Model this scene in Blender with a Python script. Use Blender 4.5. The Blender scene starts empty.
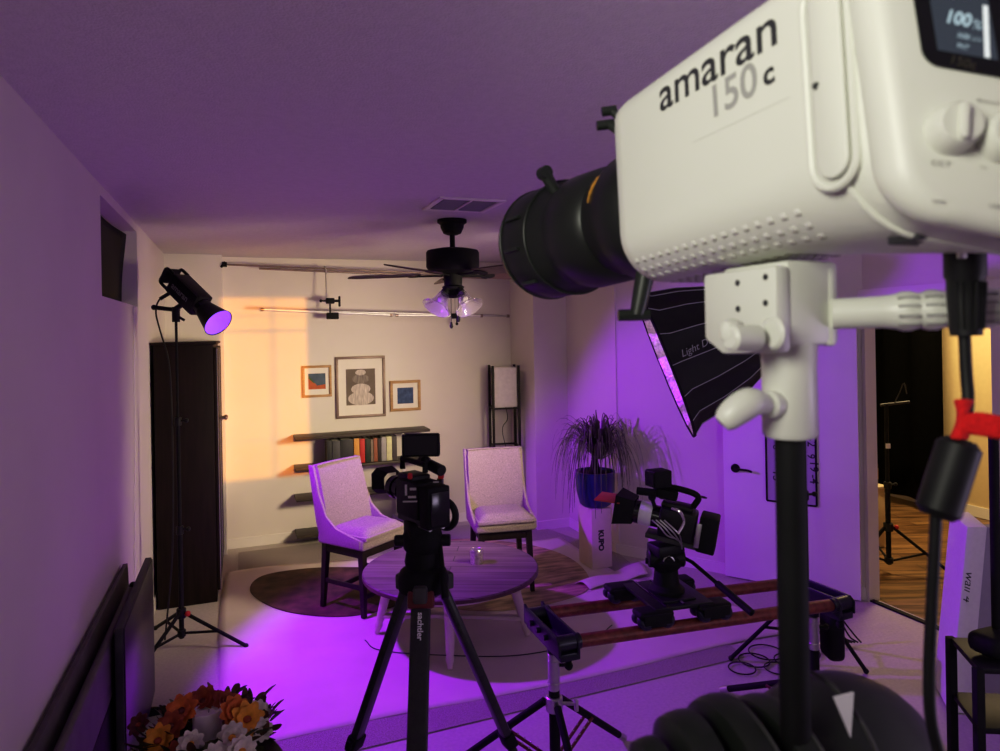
import bpy, bmesh, math, random
from mathutils import Vector, Matrix, Euler
random.seed(7)
scene = bpy.context.scene
COL = scene.collection
R = math.radians
V = Vector

# ------------------------------------------------------------------ camera frame (real place, metres)
FPX, CX, HY, ROLL = 690.0, 500.0, 333.0, 0.018
H = 1.85
YAW = R(20.6)
CAM = V((0, 0, H))
FW = V((math.sin(YAW), math.cos(YAW), 0))
RT = V((math.cos(YAW), -math.sin(YAW), 0))
ZZ = V((0, 0, 1))
def ray(px, py):
    u = (px - CX) / FPX; v = (HY - py) / FPX
    return FW + RT * (u + ROLL * v) + ZZ * (v - ROLL * u)
def P(px, py, d): return CAM + ray(px, py) * d
def Fl(px, py, z=0.0):
    r = ray(px, py); return CAM + r * ((z - H) / r.z)
def onY(px, py, y):
    r = ray(px, py); return CAM + r * (y / r.y)
def onX(px, py, x):
    r = ray(px, py); return CAM + r * (x / r.x)
def onPl(px, py, p0, n):
    r = ray(px, py); return CAM + r * ((p0 - CAM).dot(n) / r.dot(n))

cd = bpy.data.cameras.new('camera'); cam = bpy.data.objects.new('camera', cd); COL.objects.link(cam)
cd.sensor_width = 36; cd.lens = FPX / 1000 * 36; cd.shift_y = -(375.5 - HY) / 1000; cd.clip_start = .02
Rv = (RT - ZZ * ROLL).normalized(); Uv = (ZZ + RT * ROLL).normalized(); Bv = -FW
cam.matrix_world = Matrix(((Rv.x, Uv.x, Bv.x, 0), (Rv.y, Uv.y, Bv.y, 0), (Rv.z, Uv.z, Bv.z, H), (0, 0, 0, 1)))
cd.dof.use_dof = True; cd.dof.focus_distance = 4.0; cd.dof.aperture_fstop = 9.0
scene.camera = cam
scene.view_settings.view_transform = 'Standard'
scene.view_settings.look = 'None'
vs = scene.view_settings; vs.use_curve_mapping = True
cmc = vs.curve_mapping.curves[3]
for x_, y_ in ((.06, .049), (.22, .213), (.55, .59)): cmc.points.new(x_, y_)
vs.curve_mapping.update()

# ------------------------------------------------------------------ materials
def mat(name, col, rough=.5, metal=0, var=.0, scale=20, bump=0, bscale=80, emit=None, estr=0, spec=.5, trans=0, ior=1.45, coat=0, stretch=None):
    m = bpy.data.materials.new(name); m.use_nodes = True
    nt = m.node_tree; b = nt.nodes['Principled BSDF']
    b.inputs['Base Color'].default_value = (*col, 1); b.inputs['Roughness'].default_value = rough
    b.inputs['Metallic'].default_value = metal; b.inputs['Specular IOR Level'].default_value = spec
    b.inputs['Transmission Weight'].default_value = trans; b.inputs['IOR'].default_value = ior
    b.inputs['Coat Weight'].default_value = coat
    if emit: b.inputs['Emission Color'].default_value = (*emit, 1); b.inputs['Emission Strength'].default_value = estr
    tc = nt.nodes.new('ShaderNodeTexCoord'); src = tc.outputs['Object']
    if stretch:
        mp = nt.nodes.new('ShaderNodeMapping'); mp.inputs['Scale'].default_value = stretch[0]; mp.inputs['Rotation'].default_value = stretch[1]
        nt.links.new(src, mp.inputs['Vector']); src = mp.outputs['Vector']
    if var:
        n = nt.nodes.new('ShaderNodeTexNoise'); n.inputs['Scale'].default_value = scale; n.inputs['Detail'].default_value = 5
        nt.links.new(src, n.inputs['Vector'])
        rp = nt.nodes.new('ShaderNodeValToRGB')
        rp.color_ramp.elements[0].position = .3; rp.color_ramp.elements[1].position = .7
        rp.color_ramp.elements[0].color = (*[c * (1 - var) for c in col], 1)
        rp.color_ramp.elements[1].color = (*[min(1, c * (1 + var)) for c in col], 1)
        nt.links.new(n.outputs['Fac'], rp.inputs['Fac']); nt.links.new(rp.outputs['Color'], b.inputs['Base Color'])
    if bump:
        n2 = nt.nodes.new('ShaderNodeTexNoise'); n2.inputs['Scale'].default_value = bscale; n2.inputs['Detail'].default_value = 4
        nt.links.new(src, n2.inputs['Vector'])
        bp = nt.nodes.new('ShaderNodeBump'); bp.inputs['Strength'].default_value = bump; bp.inputs['Distance'].default_value = .01
        nt.links.new(n2.outputs['Fac'], bp.inputs['Height']); nt.links.new(bp.outputs['Normal'], b.inputs['Normal'])
    return m

def plank_mat(name, c1, c2, gap, bw, rh, rotz, rough=.5, grain=(1.2, 14, 14), lo=.35):
    m = bpy.data.materials.new(name); m.use_nodes = True
    nt = m.node_tree; b = nt.nodes['Principled BSDF']; b.inputs['Roughness'].default_value = rough
    tc = nt.nodes.new('ShaderNodeTexCoord'); mp = nt.nodes.new('ShaderNodeMapping'); mp.inputs['Rotation'].default_value = (0, 0, rotz)
    nt.links.new(tc.outputs['Object'], mp.inputs['Vector'])
    br = nt.nodes.new('ShaderNodeTexBrick'); br.inputs['Scale'].default_value = 1
    br.inputs['Brick Width'].default_value = bw; br.inputs['Row Height'].default_value = rh; br.inputs['Mortar Size'].default_value = .004
    br.inputs['Mortar Smooth'].default_value = .3
    br.inputs['Color1'].default_value = (*c1, 1); br.inputs['Color2'].default_value = (*c2, 1); br.inputs['Mortar'].default_value = (*gap, 1)
    nt.links.new(mp.outputs['Vector'], br.inputs['Vector'])
    m2 = nt.nodes.new('ShaderNodeMapping'); m2.inputs['Scale'].default_value = grain; nt.links.new(mp.outputs['Vector'], m2.inputs['Vector'])
    n = nt.nodes.new('ShaderNodeTexNoise'); n.inputs['Scale'].default_value = 2.2; n.inputs['Detail'].default_value = 6
    nt.links.new(m2.outputs['Vector'], n.inputs['Vector'])
    rp = nt.nodes.new('ShaderNodeValToRGB'); rp.color_ramp.elements[0].position = .35; rp.color_ramp.elements[1].position = .65
    rp.color_ramp.elements[0].color = (lo, lo * .96, lo * .93, 1); rp.color_ramp.elements[1].color = (1.1, 1.1, 1.1, 1)
    nt.links.new(n.outputs['Fac'], rp.inputs['Fac'])
    mx = nt.nodes.new('ShaderNodeMix'); mx.data_type = 'RGBA'; mx.blend_type = 'MULTIPLY'; mx.inputs['Factor'].default_value = 1
    nt.links.new(br.outputs['Color'], mx.inputs['A']); nt.links.new(rp.outputs['Color'], mx.inputs['B'])
    nt.links.new(mx.outputs['Result'], b.inputs['Base Color'])
    return m

M = {}
M['wall'] = mat('wall_paint', (.74, .70, .64), .8, var=.03, scale=2, bump=.12, bscale=260)
M['ceil'] = mat('ceiling_paint', (.70, .67, .66), .9, var=.04, scale=40, bump=.35, bscale=130)
M['trim'] = mat('trim_paint', (.80, .77, .72), .45, var=.02, scale=5)
M['door'] = mat('door_paint', (.80, .78, .78), .45, var=.02, scale=3)
M['floor'] = mat('smooth_carpet', (.52, .48, .44), .95, var=.08, scale=60, bump=.3, bscale=500)
M['rug'] = mat('shag_rug', (.42, .38, .34), 1, var=.35, scale=160, bump=1, bscale=260)
M['cloth'] = mat('canvas_cloth', (.66, .60, .54), .9, var=.07, scale=2.5, bump=.4, bscale=3)
M['hide_dark'] = mat('dark_hide', (.075, .038, .022), .8, var=.6, scale=9, bump=.4, bscale=200)
M['hide_tan'] = mat('tan_hide', (.40, .29, .18), .8, var=.55, scale=5, bump=.4, bscale=120, stretch=((1, 4, 1), (0, 0, .5)))
M['black'] = mat('black_plastic', (.009, .009, .010), .5, spec=.3, var=.3, scale=30)
M['blackm'] = mat('black_matte', (.007, .007, .008), .7, spec=.22, var=.2, scale=30)
M['blackg'] = mat('black_gloss', (.008, .008, .010), .18, var=.1, scale=10)
M['darkgrey'] = mat('dark_grey', (.045, .044, .045), .6, var=.2, scale=20)
M['board'] = mat('dark_board', (.10, .088, .084), .65, var=.15, scale=12)
M['chrome'] = mat('chrome', (.75, .74, .73), .22, 1, var=.05)
M['steel'] = mat('brushed_steel', (.55, .54, .53), .38, 1, var=.1)
M['brownrod'] = mat('brown_metal', (.32, .25, .21), .35, .8, var=.1)
M['alu'] = mat('satin_aluminium', (.80, .78, .76), .4, .5, var=.05)
M['redpipe'] = mat('red_oxide_pipe', (.17, .035, .026), .45, .2, var=.4, scale=40)
M['red'] = mat('red_plastic', (.55, .02, .02), .5, var=.1)
M['redf'] = mat('red_fabric', (.80, .012, .015), .9, var=.12, scale=300, bump=.5, bscale=700)
M['white'] = mat('white_plastic', (.66, .67, .60), .42, var=.015, scale=5)
M['whitem'] = mat('white_metal_paint', (.62, .63, .57), .4, var=.02, scale=6)
M['chair'] = mat('oatmeal_weave', (.29, .24, .215), .95, var=.42, scale=120, bump=.6, bscale=300, stretch=((1, 1, 3), (0, 0, 0)))
M['darkwood'] = mat('espresso_wood', (.012, .007, .006), .5, spec=.3, var=.4, scale=6, stretch=((8, 8, 1), (0, 0, 0)))
M['wardrobe'] = mat('wardrobe_wood', (.010, .005, .005), .6, spec=.2, var=.4, scale=5, stretch=((8, 8, .7), (0, 0, 0)))
M['shelf'] = mat('shelf_wood', (.05, .038, .028), .5, var=.4, scale=6, stretch=((1, 8, 8), (0, 0, 0)))
M['table'] = plank_mat('table_planks', (.175, .125, .125), (.145, .10, .105), (.04, .025, .025), 3.0, .10, .42, .55, grain=(.9, 8, 8), lo=.62)
M['tedge'] = mat('table_edge', (.10, .05, .045), .5, var=.3, scale=10)
M['cream'] = mat('cream_wood_paint', (.66, .58, .50), .55, var=.06, scale=10)
M['oak'] = mat('light_oak', (.42, .25, .10), .5, var=.2, scale=8, stretch=((1, 1, 6), (0, 0, 0)))
M['greyframe'] = mat('grey_brown_frame', (.22, .16, .13), .45, .2, var=.1)
M['paper'] = mat('mat_paper', (.80, .76, .68), .9, var=.02)
M['shade'] = mat('rice_paper', (.78, .74, .68), .9, var=.06, scale=30)
M['bluepot'] = mat('blue_glaze', (.012, .022, .13), .3, var=.2, scale=4, coat=.4)
M['soil'] = mat('soil', (.03, .02, .015), 1, var=.4, scale=80)
M['leaf'] = mat('palm_leaf', (.085, .09, .055), .4, var=.6, scale=8)
M['pink'] = mat('plinth_paint', (.72, .60, .55), .6, var=.03)
M['wood_floor'] = plank_mat('wood_floor', (.36, .20, .085), (.20, .10, .04), (.05, .03, .02), 1.3, .13, .35, .35, grain=(1.0, 9, 9))
M['ochre'] = mat('ochre_paint', (.66, .52, .30), .85, var=.03)
M['glass'] = mat('clear_glass', (.93, .90, .93), .12, 0, trans=.90, ior=1.25, spec=.5)
M['foam'] = mat('white_foam', (.78, .76, .78), .8, var=.03, scale=50)
M['ink'] = mat('ink', (.03, .03, .035), .6)
M['inkgrey'] = mat('ink_grey', (.23, .23, .22), .6)
M['silver'] = mat('silver_lining', (.75, .72, .66), .28, .9, var=.3, scale=60, bump=1, bscale=60)
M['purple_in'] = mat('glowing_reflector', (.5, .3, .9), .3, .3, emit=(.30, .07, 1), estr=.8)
M['screen'] = mat('lcd', (.03, .035, .045), .25, emit=(.06, .08, .11), estr=.35)
M['lcdtxt'] = mat('lcd_text', (.3, .4, .45), .3, emit=(.45, .6, .68), estr=.45)
M['amber'] = mat('amber_reflection', (.7, .36, .06), .3, .6, emit=(.6, .28, .04), estr=.12)  # slightly emissive, stands in for orange reflections on the lens
M['lensblack'] = mat('lens_black', (.010, .012, .010), .38, var=.2)
M['greenblack'] = mat('green_black_metal', (.016, .020, .016), .42, var=.2)

# ------------------------------------------------------------------ mesh builder
class MB:
    def __init__(s): s.bm = bmesh.new()
    def _merge(s, b, mx=None):
        if mx is not None: b.transform(mx)
        me = bpy.data.meshes.new('tmp'); b.to_mesh(me); b.free(); s.bm.from_mesh(me); bpy.data.meshes.remove(me)
        return s
    def box(s, c, size, rot=None, bev=0, seg=2):
        b = bmesh.new(); bmesh.ops.create_cube(b, size=1); b.transform(Matrix.Diagonal((*size, 1)))
        if bev: bmesh.ops.bevel(b, geom=b.edges[:], offset=min(bev, min(size) * .49), segments=seg, profile=.5, affect='EDGES')
        mx = Matrix.Translation(c)
        if rot is not None: mx = mx @ (rot if isinstance(rot, Matrix) else Euler(rot).to_matrix().to_4x4())
        return s._merge(b, mx)
    def cyl(s, p0, p1, r0, r1=None, seg=20, bev=0):
        p0, p1 = V(p0), V(p1); r1 = r0 if r1 is None else r1
        d = p1 - p0; L = d.length
        if bev: return s.lathe([(0, 0), (r0 - bev, 0), (r0, bev), (r1, L - bev), (r1 - bev, L), (0, L)], p0, d, seg)
        b = bmesh.new(); bmesh.ops.create_cone(b, cap_ends=True, segments=seg, radius1=r0, radius2=r1, depth=L)
        q = ZZ.rotation_difference(d.normalized()).to_matrix().to_4x4()
        return s._merge(b, Matrix.Translation((p0 + p1) / 2) @ q)
    def sph(s, c, r, seg=16, sc=(1, 1, 1), rot=None):
        b = bmesh.new(); bmesh.ops.create_uvsphere(b, u_segments=seg, v_segments=max(6, seg // 2), radius=r)
        mx = Matrix.Translation(c)
        if rot is not None: mx = mx @ rot
        return s._merge(b, mx @ Matrix.Diagonal((*sc, 1)))
    def lathe(s, prof, o, axis=(0, 0, 1), seg=28, sc=(1, 1)):
        b = bmesh.new(); rings = []
        for r, z in prof:
            if r < 1e-6: rings.append([b.verts.new((0, 0, z))])
            else: rings.append([b.verts.new((r * math.cos(2 * math.pi * k / seg) * sc[0], r * math.sin(2 * math.pi * k / seg) * sc[1], z)) for k in range(seg)])
        for a, c in zip(rings, rings[1:]):
            for k in range(seg):
                k2 = (k + 1) % seg
                if len(a) == 1 and len(c) == 1: continue
                if len(a) == 1: b.faces.new((a[0], c[k2], c[k])) if False else b.faces.new((a[0], c[k], c[k2]))
                elif len(c) == 1: b.faces.new((a[k], a[k2], c[0]))
                else: b.faces.new((a[k], a[k2], c[k2], c[k]))
        bmesh.ops.recalc_face_normals(b, faces=b.faces[:])
        q = ZZ.rotation_difference(V(axis).normalized()).to_matrix().to_4x4()
        return s._merge(b, Matrix.Translation(o) @ q)
    def tube(s, pts, r, seg=8, closed=False):
        pts = [V(p) for p in pts]; n = len(pts); rr = r if isinstance(r, (list, tuple)) else [r] * n
        b = bmesh.new(); rings = []; up = None
        for i, p in enumerate(pts):
            t = (pts[(i + 1) % n] - pts[i - 1]) if closed or 0 < i < n - 1 else (pts[1] - pts[0] if i == 0 else pts[-1] - pts[-2])
            t.normalize()
            if up is None: up = t.orthogonal().normalized()
            up = (up - t * up.dot(t)).normalized(); sd = t.cross(up)
            rings.append([b.verts.new(p + (up * math.cos(2 * math.pi * k / seg) + sd * math.sin(2 * math.pi * k / seg)) * rr[i]) for k in range(seg)])
        m = n if closed else n - 1
        for i in range(m):
            a, c = rings[i], rings[(i + 1) % n]
            for k in range(seg): b.faces.new((a[k], a[(k + 1) % seg], c[(k + 1) % seg], c[k]))
        if not closed: b.faces.new(rings[0][::-1]); b.faces.new(rings[-1])
        bmesh.ops.recalc_face_normals(b, faces=b.faces[:])
        return s._merge(b)
    def ring(s, c, axis, R_, r, seg=36, ts=8, a0=0, a1=2 * math.pi):
        q = ZZ.rotation_difference(V(axis).normalized()).to_matrix()
        full = abs(a1 - a0 - 2 * math.pi) < 1e-4
        pts = [V(c) + q @ V((R_ * math.cos(a0 + (a1 - a0) * k / seg), R_ * math.sin(a0 + (a1 - a0) * k / seg), 0)) for k in range(seg if full else seg + 1)]
        return s.tube(pts, r, ts, closed=full)
    def prism(s, poly, ext, mx=None, bev=0):
        """poly: list of 3D points (planar), ext: vector"""
        b = bmesh.new(); vs = [b.verts.new(p) for p in poly]; f = b.faces.new(vs)
        e = bmesh.ops.extrude_face_region(b, geom=[f]); bmesh.ops.translate(b, vec=V(ext), verts=[g for g in e['geom'] if isinstance(g, bmesh.types.BMVert)])
        bmesh.ops.recalc_face_normals(b, faces=b.faces[:])
        if bev: bmesh.ops.bevel(b, geom=b.edges[:], offset=bev, segments=2, profile=.5, affect='EDGES')
        return s._merge(b, mx)
    def quad(s, pts):
        b = bmesh.new(); b.faces.new([b.verts.new(p) for p in pts]); return s._merge(b)
    def grid(s, fn, nu, nv):
        b = bmesh.new(); g = [[b.verts.new(fn(i / nu, j / nv)) for j in range(nv + 1)] for i in range(nu + 1)]
        for i in range(nu):
            for j in range(nv): b.faces.new((g[i][j], g[i + 1][j], g[i + 1][j + 1], g[i][j + 1]))
        return s._merge(b)
    def loft(s, secs, cap=True):
        b = bmesh.new(); rg = [[b.verts.new(p) for p in sec] for sec in secs]; n = len(rg[0])
        for a, c in zip(rg, rg[1:]):
            for k in range(n): b.faces.new((a[k], a[(k + 1) % n], c[(k + 1) % n], c[k]))
        if cap: b.faces.new(rg[0][::-1]); b.faces.new(rg[-1])
        bmesh.ops.recalc_face_normals(b, faces=b.faces[:])
        return s._merge(b)
    def build(s, name, m, parent=None, world=True, ang=38, mx=None):
        me = bpy.data.meshes.new(name)
        if mx is not None: s.bm.transform(mx)
        if parent is not None and world and parent.name in MW: s.bm.transform(MW[parent.name].inverted())
        s.bm.to_mesh(me); s.bm.free()
        me.shade_smooth(); me.set_sharp_from_angle(angle=R(ang))
        me.materials.append(M[m] if isinstance(m, str) else m)
        o = bpy.data.objects.new(name, me); COL.objects.link(o)
        if parent is not None:
            o.parent = parent
            if parent.name in MW: MW[o.name] = MW[parent.name]
        else: MW[o.name] = Matrix()
        return o
MW = {}
def tag(o, label, cat, group=None, kind=None):
    o['label'] = label; o['category'] = cat
    if group: o['group'] = group
    if kind: o['kind'] = kind
    return o
def thing(name, label, cat, loc=(0, 0, 0), rotz=0, group=None, mx=None):
    o = bpy.data.objects.new(name, None); COL.objects.link(o); o.empty_display_size = .05
    mw = mx if mx is not None else Matrix.Translation(loc) @ Matrix.Rotation(rotz, 4, 'Z')
    o.matrix_world = mw; MW[o.name] = mw.copy()
    return tag(o, label, cat, group)
def L_(t): return MW[t.name]          # local -> world of a thing
def struct(name, mb, m, parent=None):
    o = mb.build(name, m, parent)
    if parent is None: o['kind'] = 'structure'
    return o
def frame(o, x, y, z):
    x, y, z = V(x).normalized(), V(y).normalized(), V(z).normalized(); o = V(o)
    return Matrix(((x.x, y.x, z.x, o.x), (x.y, y.y, z.y, o.y), (x.z, y.z, z.z, o.z), (0, 0, 0, 1)))
def text(body, p0, p1, up, m, parent, name='lettering', bold=0, depth=.0004, hscale=1.0, shear=0, spacing=1):
    """flat lettering running from p0 to p1 with 'up' direction"""
    cu = bpy.data.curves.new('t', 'FONT'); cu.body = body; cu.offset = bold; cu.extrude = 0; cu.shear = shear; cu.space_character = spacing; cu.resolution_u = 4
    o = bpy.data.objects.new('t', cu); COL.objects.link(o)
    dg = bpy.context.evaluated_depsgraph_get(); me = bpy.data.meshes.new_from_object(o.evaluated_get(dg))
    COL.objects.unlink(o); bpy.data.objects.remove(o); bpy.data.curves.remove(cu)
    xs = [v.co.x for v in me.vertices]; x0, x1 = min(xs), max(xs)
    p0, p1 = V(p0), V(p1); d = p1 - p0; k = d.length / (x1 - x0); x = d.normalized()
    up = (V(up) - x * V(up).dot(x)).normalized()
    b = MB(); b.bm.from_mesh(me); bpy.data.meshes.remove(me)
    b.bm.transform(frame(p0, x, up, x.cross(up)) @ Matrix.Diagonal((k, k * hscale, 1, 1)) @ Matrix.Translation((-x0, 0, 0)))
    return b.build(name, m, parent)
def copy_tree(o, parent=None):
    c = o.copy(); COL.objects.link(c)
    if parent is not None: c.parent = parent
    for ch in list(o.children): copy_tree(ch, c)
    return c
def catmull(pts, n=8):
    pts = [V(p) for p in pts]; out = []
    q = [pts[0] * 2 - pts[1]] + pts + [pts[-1] * 2 - pts[-2]]
    for i in range(1, len(q) - 2):
        for k in range(n):
            t = k / n; a, b, c, d = q[i - 1], q[i], q[i + 1], q[i + 2]
            out.append(.5 * ((2 * b) + (c - a) * t + (2 * a - 5 * b + 4 * c - d) * t * t + (3 * b - a - 3 * c + d) * t ** 3))
    out.append(pts[-1]); return out
# ================================================================== SETTING
CEIL = 2.56; XL = -.586; YB = 6.51; XR = 3.935; YR = -1.6
JLX, JLY = -.14, 6.34      # left jog beside the recess
JRX, JRY = 2.56, 5.92      # right jog
SWX = 2.90                 # short side wall
D0, D1 = V((2.90, 5.03, 0)), V((3.935, 3.50, 0))   # diagonal wall
DE = (D0 - D1).normalized(); DN = V((DE.y, -DE.x, 0));
if DN.dot(-D1) < 0: DN = -DN
def wallbox(x0, x1, y0, y1, z0=0, z1=CEIL): return MB().box(((x0 + x1) / 2, (y0 + y1) / 2, (z0 + z1) / 2), (x1 - x0, y1 - y0, z1 - z0))
struct('floor', MB().box(((XL + 4.0) / 2, 2.6, -.05), (4.0 - XL, 8.4, .1)), 'floor')
struct('ceiling', MB().box(((XL + 4.0) / 2, 2.6, CEIL + .05), (4.2 - XL, 8.6, .1)), 'ceil')
# left wall with a shallow high niche
NY0, NY1, NZ0, NZ1 = 4.42, 5.56, 1.90, 2.43
ny0 = onX(101, 240, XL).y; ny1 = onX(137, 260, XL).y
NZ0 = (onX(103, 297, XL).z + onX(137.5, 306, XL).z) / 2; NZ1 = min(CEIL - .05, (onX(101, 196, XL).z + onX(135.6, 229.5, XL).z) / 2); NY0, NY1 = ny0, ny1
wl = MB()
for (y0, y1, z0, z1) in ((YR, NY0, 0, CEIL), (NY1, JLY + .3, 0, CEIL), (NY0, NY1, 0, NZ0), (NY0, NY1, NZ1, CEIL)):
    wl.box((XL - .06, (y0 + y1) / 2, (z0 + z1) / 2), (.12, y1 - y0, z1 - z0))
struct('wall_left', wl, 'wall')
w1 = bpy.data.objects.new('window_1', None); COL.objects.link(w1); w1['kind'] = 'structure'; MW[w1.name] = Matrix()
MB().box((XL - .125, (NY0 + NY1) / 2, (NZ0 + NZ1) / 2), (.01, NY1 - NY0 + .02, NZ1 - NZ0 + .02)).build('window_pane', 'trim', w1)
struct('wall_back', wallbox(JLX - .1, JRX + .1, YB, YB + .1), 'wall')
struct('wall_back_left', wallbox(XL, JLX, JLY, YB), 'wall')
struct('wall_back_right', wallbox(JRX, SWX + .02, JRY, YB), 'wall')
struct('wall_side', wallbox(SWX, SWX + .12, D0.y - .02, JRY + .02), 'wall')
struct('wall_diagonal', MB().prism([D0, D1, D1 - DN * .065, D0 - DN * .065], (0, 0, CEIL)), 'wall')
DY0, DY1, DH = 2.62, 3.50, 2.03
struct('wall_right', MB().box((XR + .035, (YR + DY0) / 2, CEIL / 2), (.07, DY0 - YR, CEIL)).box((XR + .035, (DY0 + DY1) / 2, (DH + CEIL) / 2), (.07, DY1 - DY0, CEIL - DH)), 'wall')
struct('wall_rear', wallbox(XL - .12, XR + .12, YR - .1, YR), 'wall')
# baseboards
def base(name, a, b, n):
    a, b, n = V(a), V(b), V(n)
    return struct(name, MB().prism([a, b, b + n * .012, a + n * .012], (0, 0, .085)), 'trim')
base('baseboard_back', (JLX, YB, 0), (JRX, YB, 0), (0, -1, 0))
base('baseboard_back_right', (JRX, JRY, 0), (SWX, JRY, 0), (0, -1, 0))
base('baseboard_side', (SWX, D0.y, 0), (SWX, JRY, 0), (-1, 0, 0))
base('baseboard_diagonal', D0, D1, DN)
base('baseboard_left', (XL, YR, 0), (XL, JLY, 0), (1, 0, 0))
# doorway trim: jamb lining and casing
struct('trim_1', MB().box((XR + .034, DY1 - .012, DH / 2), (.095, .024, DH)).box((XR + .034, DY0 + .012, DH / 2), (.095, .024, DH)).box((XR + .034, (DY0 + DY1) / 2, DH - .012), (.095, DY1 - DY0, .024)), 'trim')
struct('trim_2', MB().box((XR - .008, DY0 - .035, DH / 2), (.016, .07, DH)).box((XR - .008, (DY0 + DY1) / 2, DH + .035), (.016, DY1 - DY0 + .14, .07)), 'trim')
struct('trim_3', MB().box((XR + .01, (DY0 + DY1) / 2, .006), (.035, DY1 - DY0, .012)), 'blackm')
# open door leaf lying against the diagonal wall
dl = bpy.data.objects.new('door_1', None); COL.objects.link(dl); dl['kind'] = 'structure'; MW[dl.name] = Matrix()
hinge = D1 + DN * .03 + DE * .03
DP = hinge + DN * .04                      # front plane of the leaf
edge_l = onPl(724, 500, DP, DN); dw = (edge_l - DP).dot(DE)
MB().prism([hinge, hinge + DE * dw, hinge + DE * dw + DN * .04, hinge + DN * .04], (0, 0, 2.01), Matrix.Translation((0, 0, .012)), bev=.003).build('door_leaf', 'door', dl)
hp = onPl(735.5, 468, DP, DN)
hb = MB().cyl(hp, hp + DN * .012, .032, seg=24, bev=.003).cyl(hp, hp + DN * .05, .012)
hb.tube(catmull([hp + DN * .05, hp + DN * .052 - DE * .05 + ZZ * .002, hp + DN * .05 - DE * .10, hp + DN * .045 - DE * .13 - ZZ * .008], 5), .008)
hb.box(edge_l + V((0, 0, hp.z - edge_l.z)) - DN * .02 + DE * .001, (.004, .004, .06))
hb.build('door_handle', 'blackm', dl)
# adjoining room
struct('floor_adjoining', MB().box((5.5, 3.6, -.055), (3.1, 6.4, .1)), 'wood_floor')
struct('ceiling_adjoining', MB().box((5.5, 3.6, CEIL + .05), (3.1, 6.4, .1)), 'ceil')
struct('wall_adjoining_far', wallbox(6.6, 6.7, .4, 6.8), 'ochre')
struct('wall_adjoining_back', wallbox(4.06, 6.7, 6.2, 6.3), 'ochre')
struct('wall_adjoining_near', wallbox(4.06, 6.7, .4, .5), 'ochre')
struct('baseboard_adjoining', wallbox(6.585, 6.6, .5, 6.2, 0, .10), 'trim')

# ================================================================== FLOOR COVERS
def flat_blob(pts, z0, z1, n=6):
    pts = [V((p.x, p.y, 0)) for p in pts]; q = pts[-2:] + pts + pts[:3]
    c = catmull(q, n); k = n; c = c[2 * k:2 * k + len(pts) * k]
    return MB().prism([V((p.x, p.y, z0)) for p in c], (0, 0, z1 - z0))
rb = MB().prism([V((-.05, 3.10, .001)), V((2.62, 3.16, .001)), V((2.9, 5.0, .001)), V((2.55, 6.35, .001)), V((-.05, 6.35, .001))], (0, 0, .006))
rg = rb.build('area_rug', 'rug'); tag(rg, 'grey shag rug showing as a strip along the front edge of the pale cloth', 'rug')
# pale canvas drop cloth with rippled edges
def cloth_fn(u, v):
    yf = 3.30 + .02 * math.sin(u * 9) ; xl = -.15 + .012 * math.sin(v * 7)
    x = xl + u * (2.98 - xl + .30 * math.sin(math.pi * min(1, v * 1.2)) * 0)
    yb = 5.85 - .22 * u + .03 * math.sin(u * 12)
    y = yf + v * (yb - yf)
    if u > .86: y = y - (u - .86) * .2 * (1 - v)
    xm = 2.9 + (3.5 - 2.9) * max(0, min(1, (4.6 - y) / 1.2)) - .25
    x = xl + u * (xm - xl)
    z = .0095 + .0015 * math.sin(u * 31 + v * 8) * math.sin(v * 23 + u * 5)
    return V((x, y, z))
cl = MB().grid(cloth_fn, 60, 50).build('drop_cloth', 'cloth'); tag(cl, 'large pale canvas cloth spread over the floor under the chairs and table', 'cloth')
cl.modifiers.new('solid', 'SOLIDIFY').thickness = .002
zc = .0125
o = flat_blob([Fl(250, 592), Fl(262, 578), Fl(300, 571), Fl(345, 569), Fl(400, 572), Fl(425, 585), Fl(400, 606), Fl(352, 618), Fl(300, 616), Fl(268, 607)], zc, zc + .004).build('cowhide_rug', 'hide_dark')
tag(o, 'dark brown cowhide rug under the chair turned in profile', 'rug')
o = flat_blob([Fl(405, 556), Fl(450, 541), Fl(505, 543), Fl(545, 550), Fl(572, 561), Fl(588, 577), Fl(587, 592), Fl(560, 603), Fl(510, 612), Fl(450, 610), Fl(410, 590)], zc, zc + .003).build('cowhide_rug', 'hide_tan')
tag(o, 'tan brindled cowhide rug between the round table and the plant plinth', 'rug')
# loose folded corner of cloth by the plinth
def fold_fn(u, v):
    a, b, c, d = Fl(575, 586), Fl(640, 565), Fl(648, 577), Fl(590, 592)
    p = (a * (1 - u) + b * u) * (1 - v) + (d * (1 - u) + c * u) * v
    return V((p.x, p.y, .018 + .03 * math.sin(math.pi * v) * (1 - .5 * u) + .008 * math.sin(u * 9)))
o = MB().grid(fold_fn, 20, 10).build('folded_cloth', 'cloth'); tag(o, 'small pale piece of cloth lying folded at the foot of the plinth', 'cloth')
o.modifiers.new('solid', 'SOLIDIFY').thickness = .003
pts = [Fl(365, 640, .014), Fl(380, 650, .014), Fl(440, 655, .014), Fl(520, 655, .014), Fl(590, 640, .014), Fl(612, 625, .014)]
o = MB().tube(catmull(pts, 8), .003, 6).build('thin_cable', 'ink'); tag(o, 'thin dark cable lying on the pale cloth below the round table', 'cable')

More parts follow.
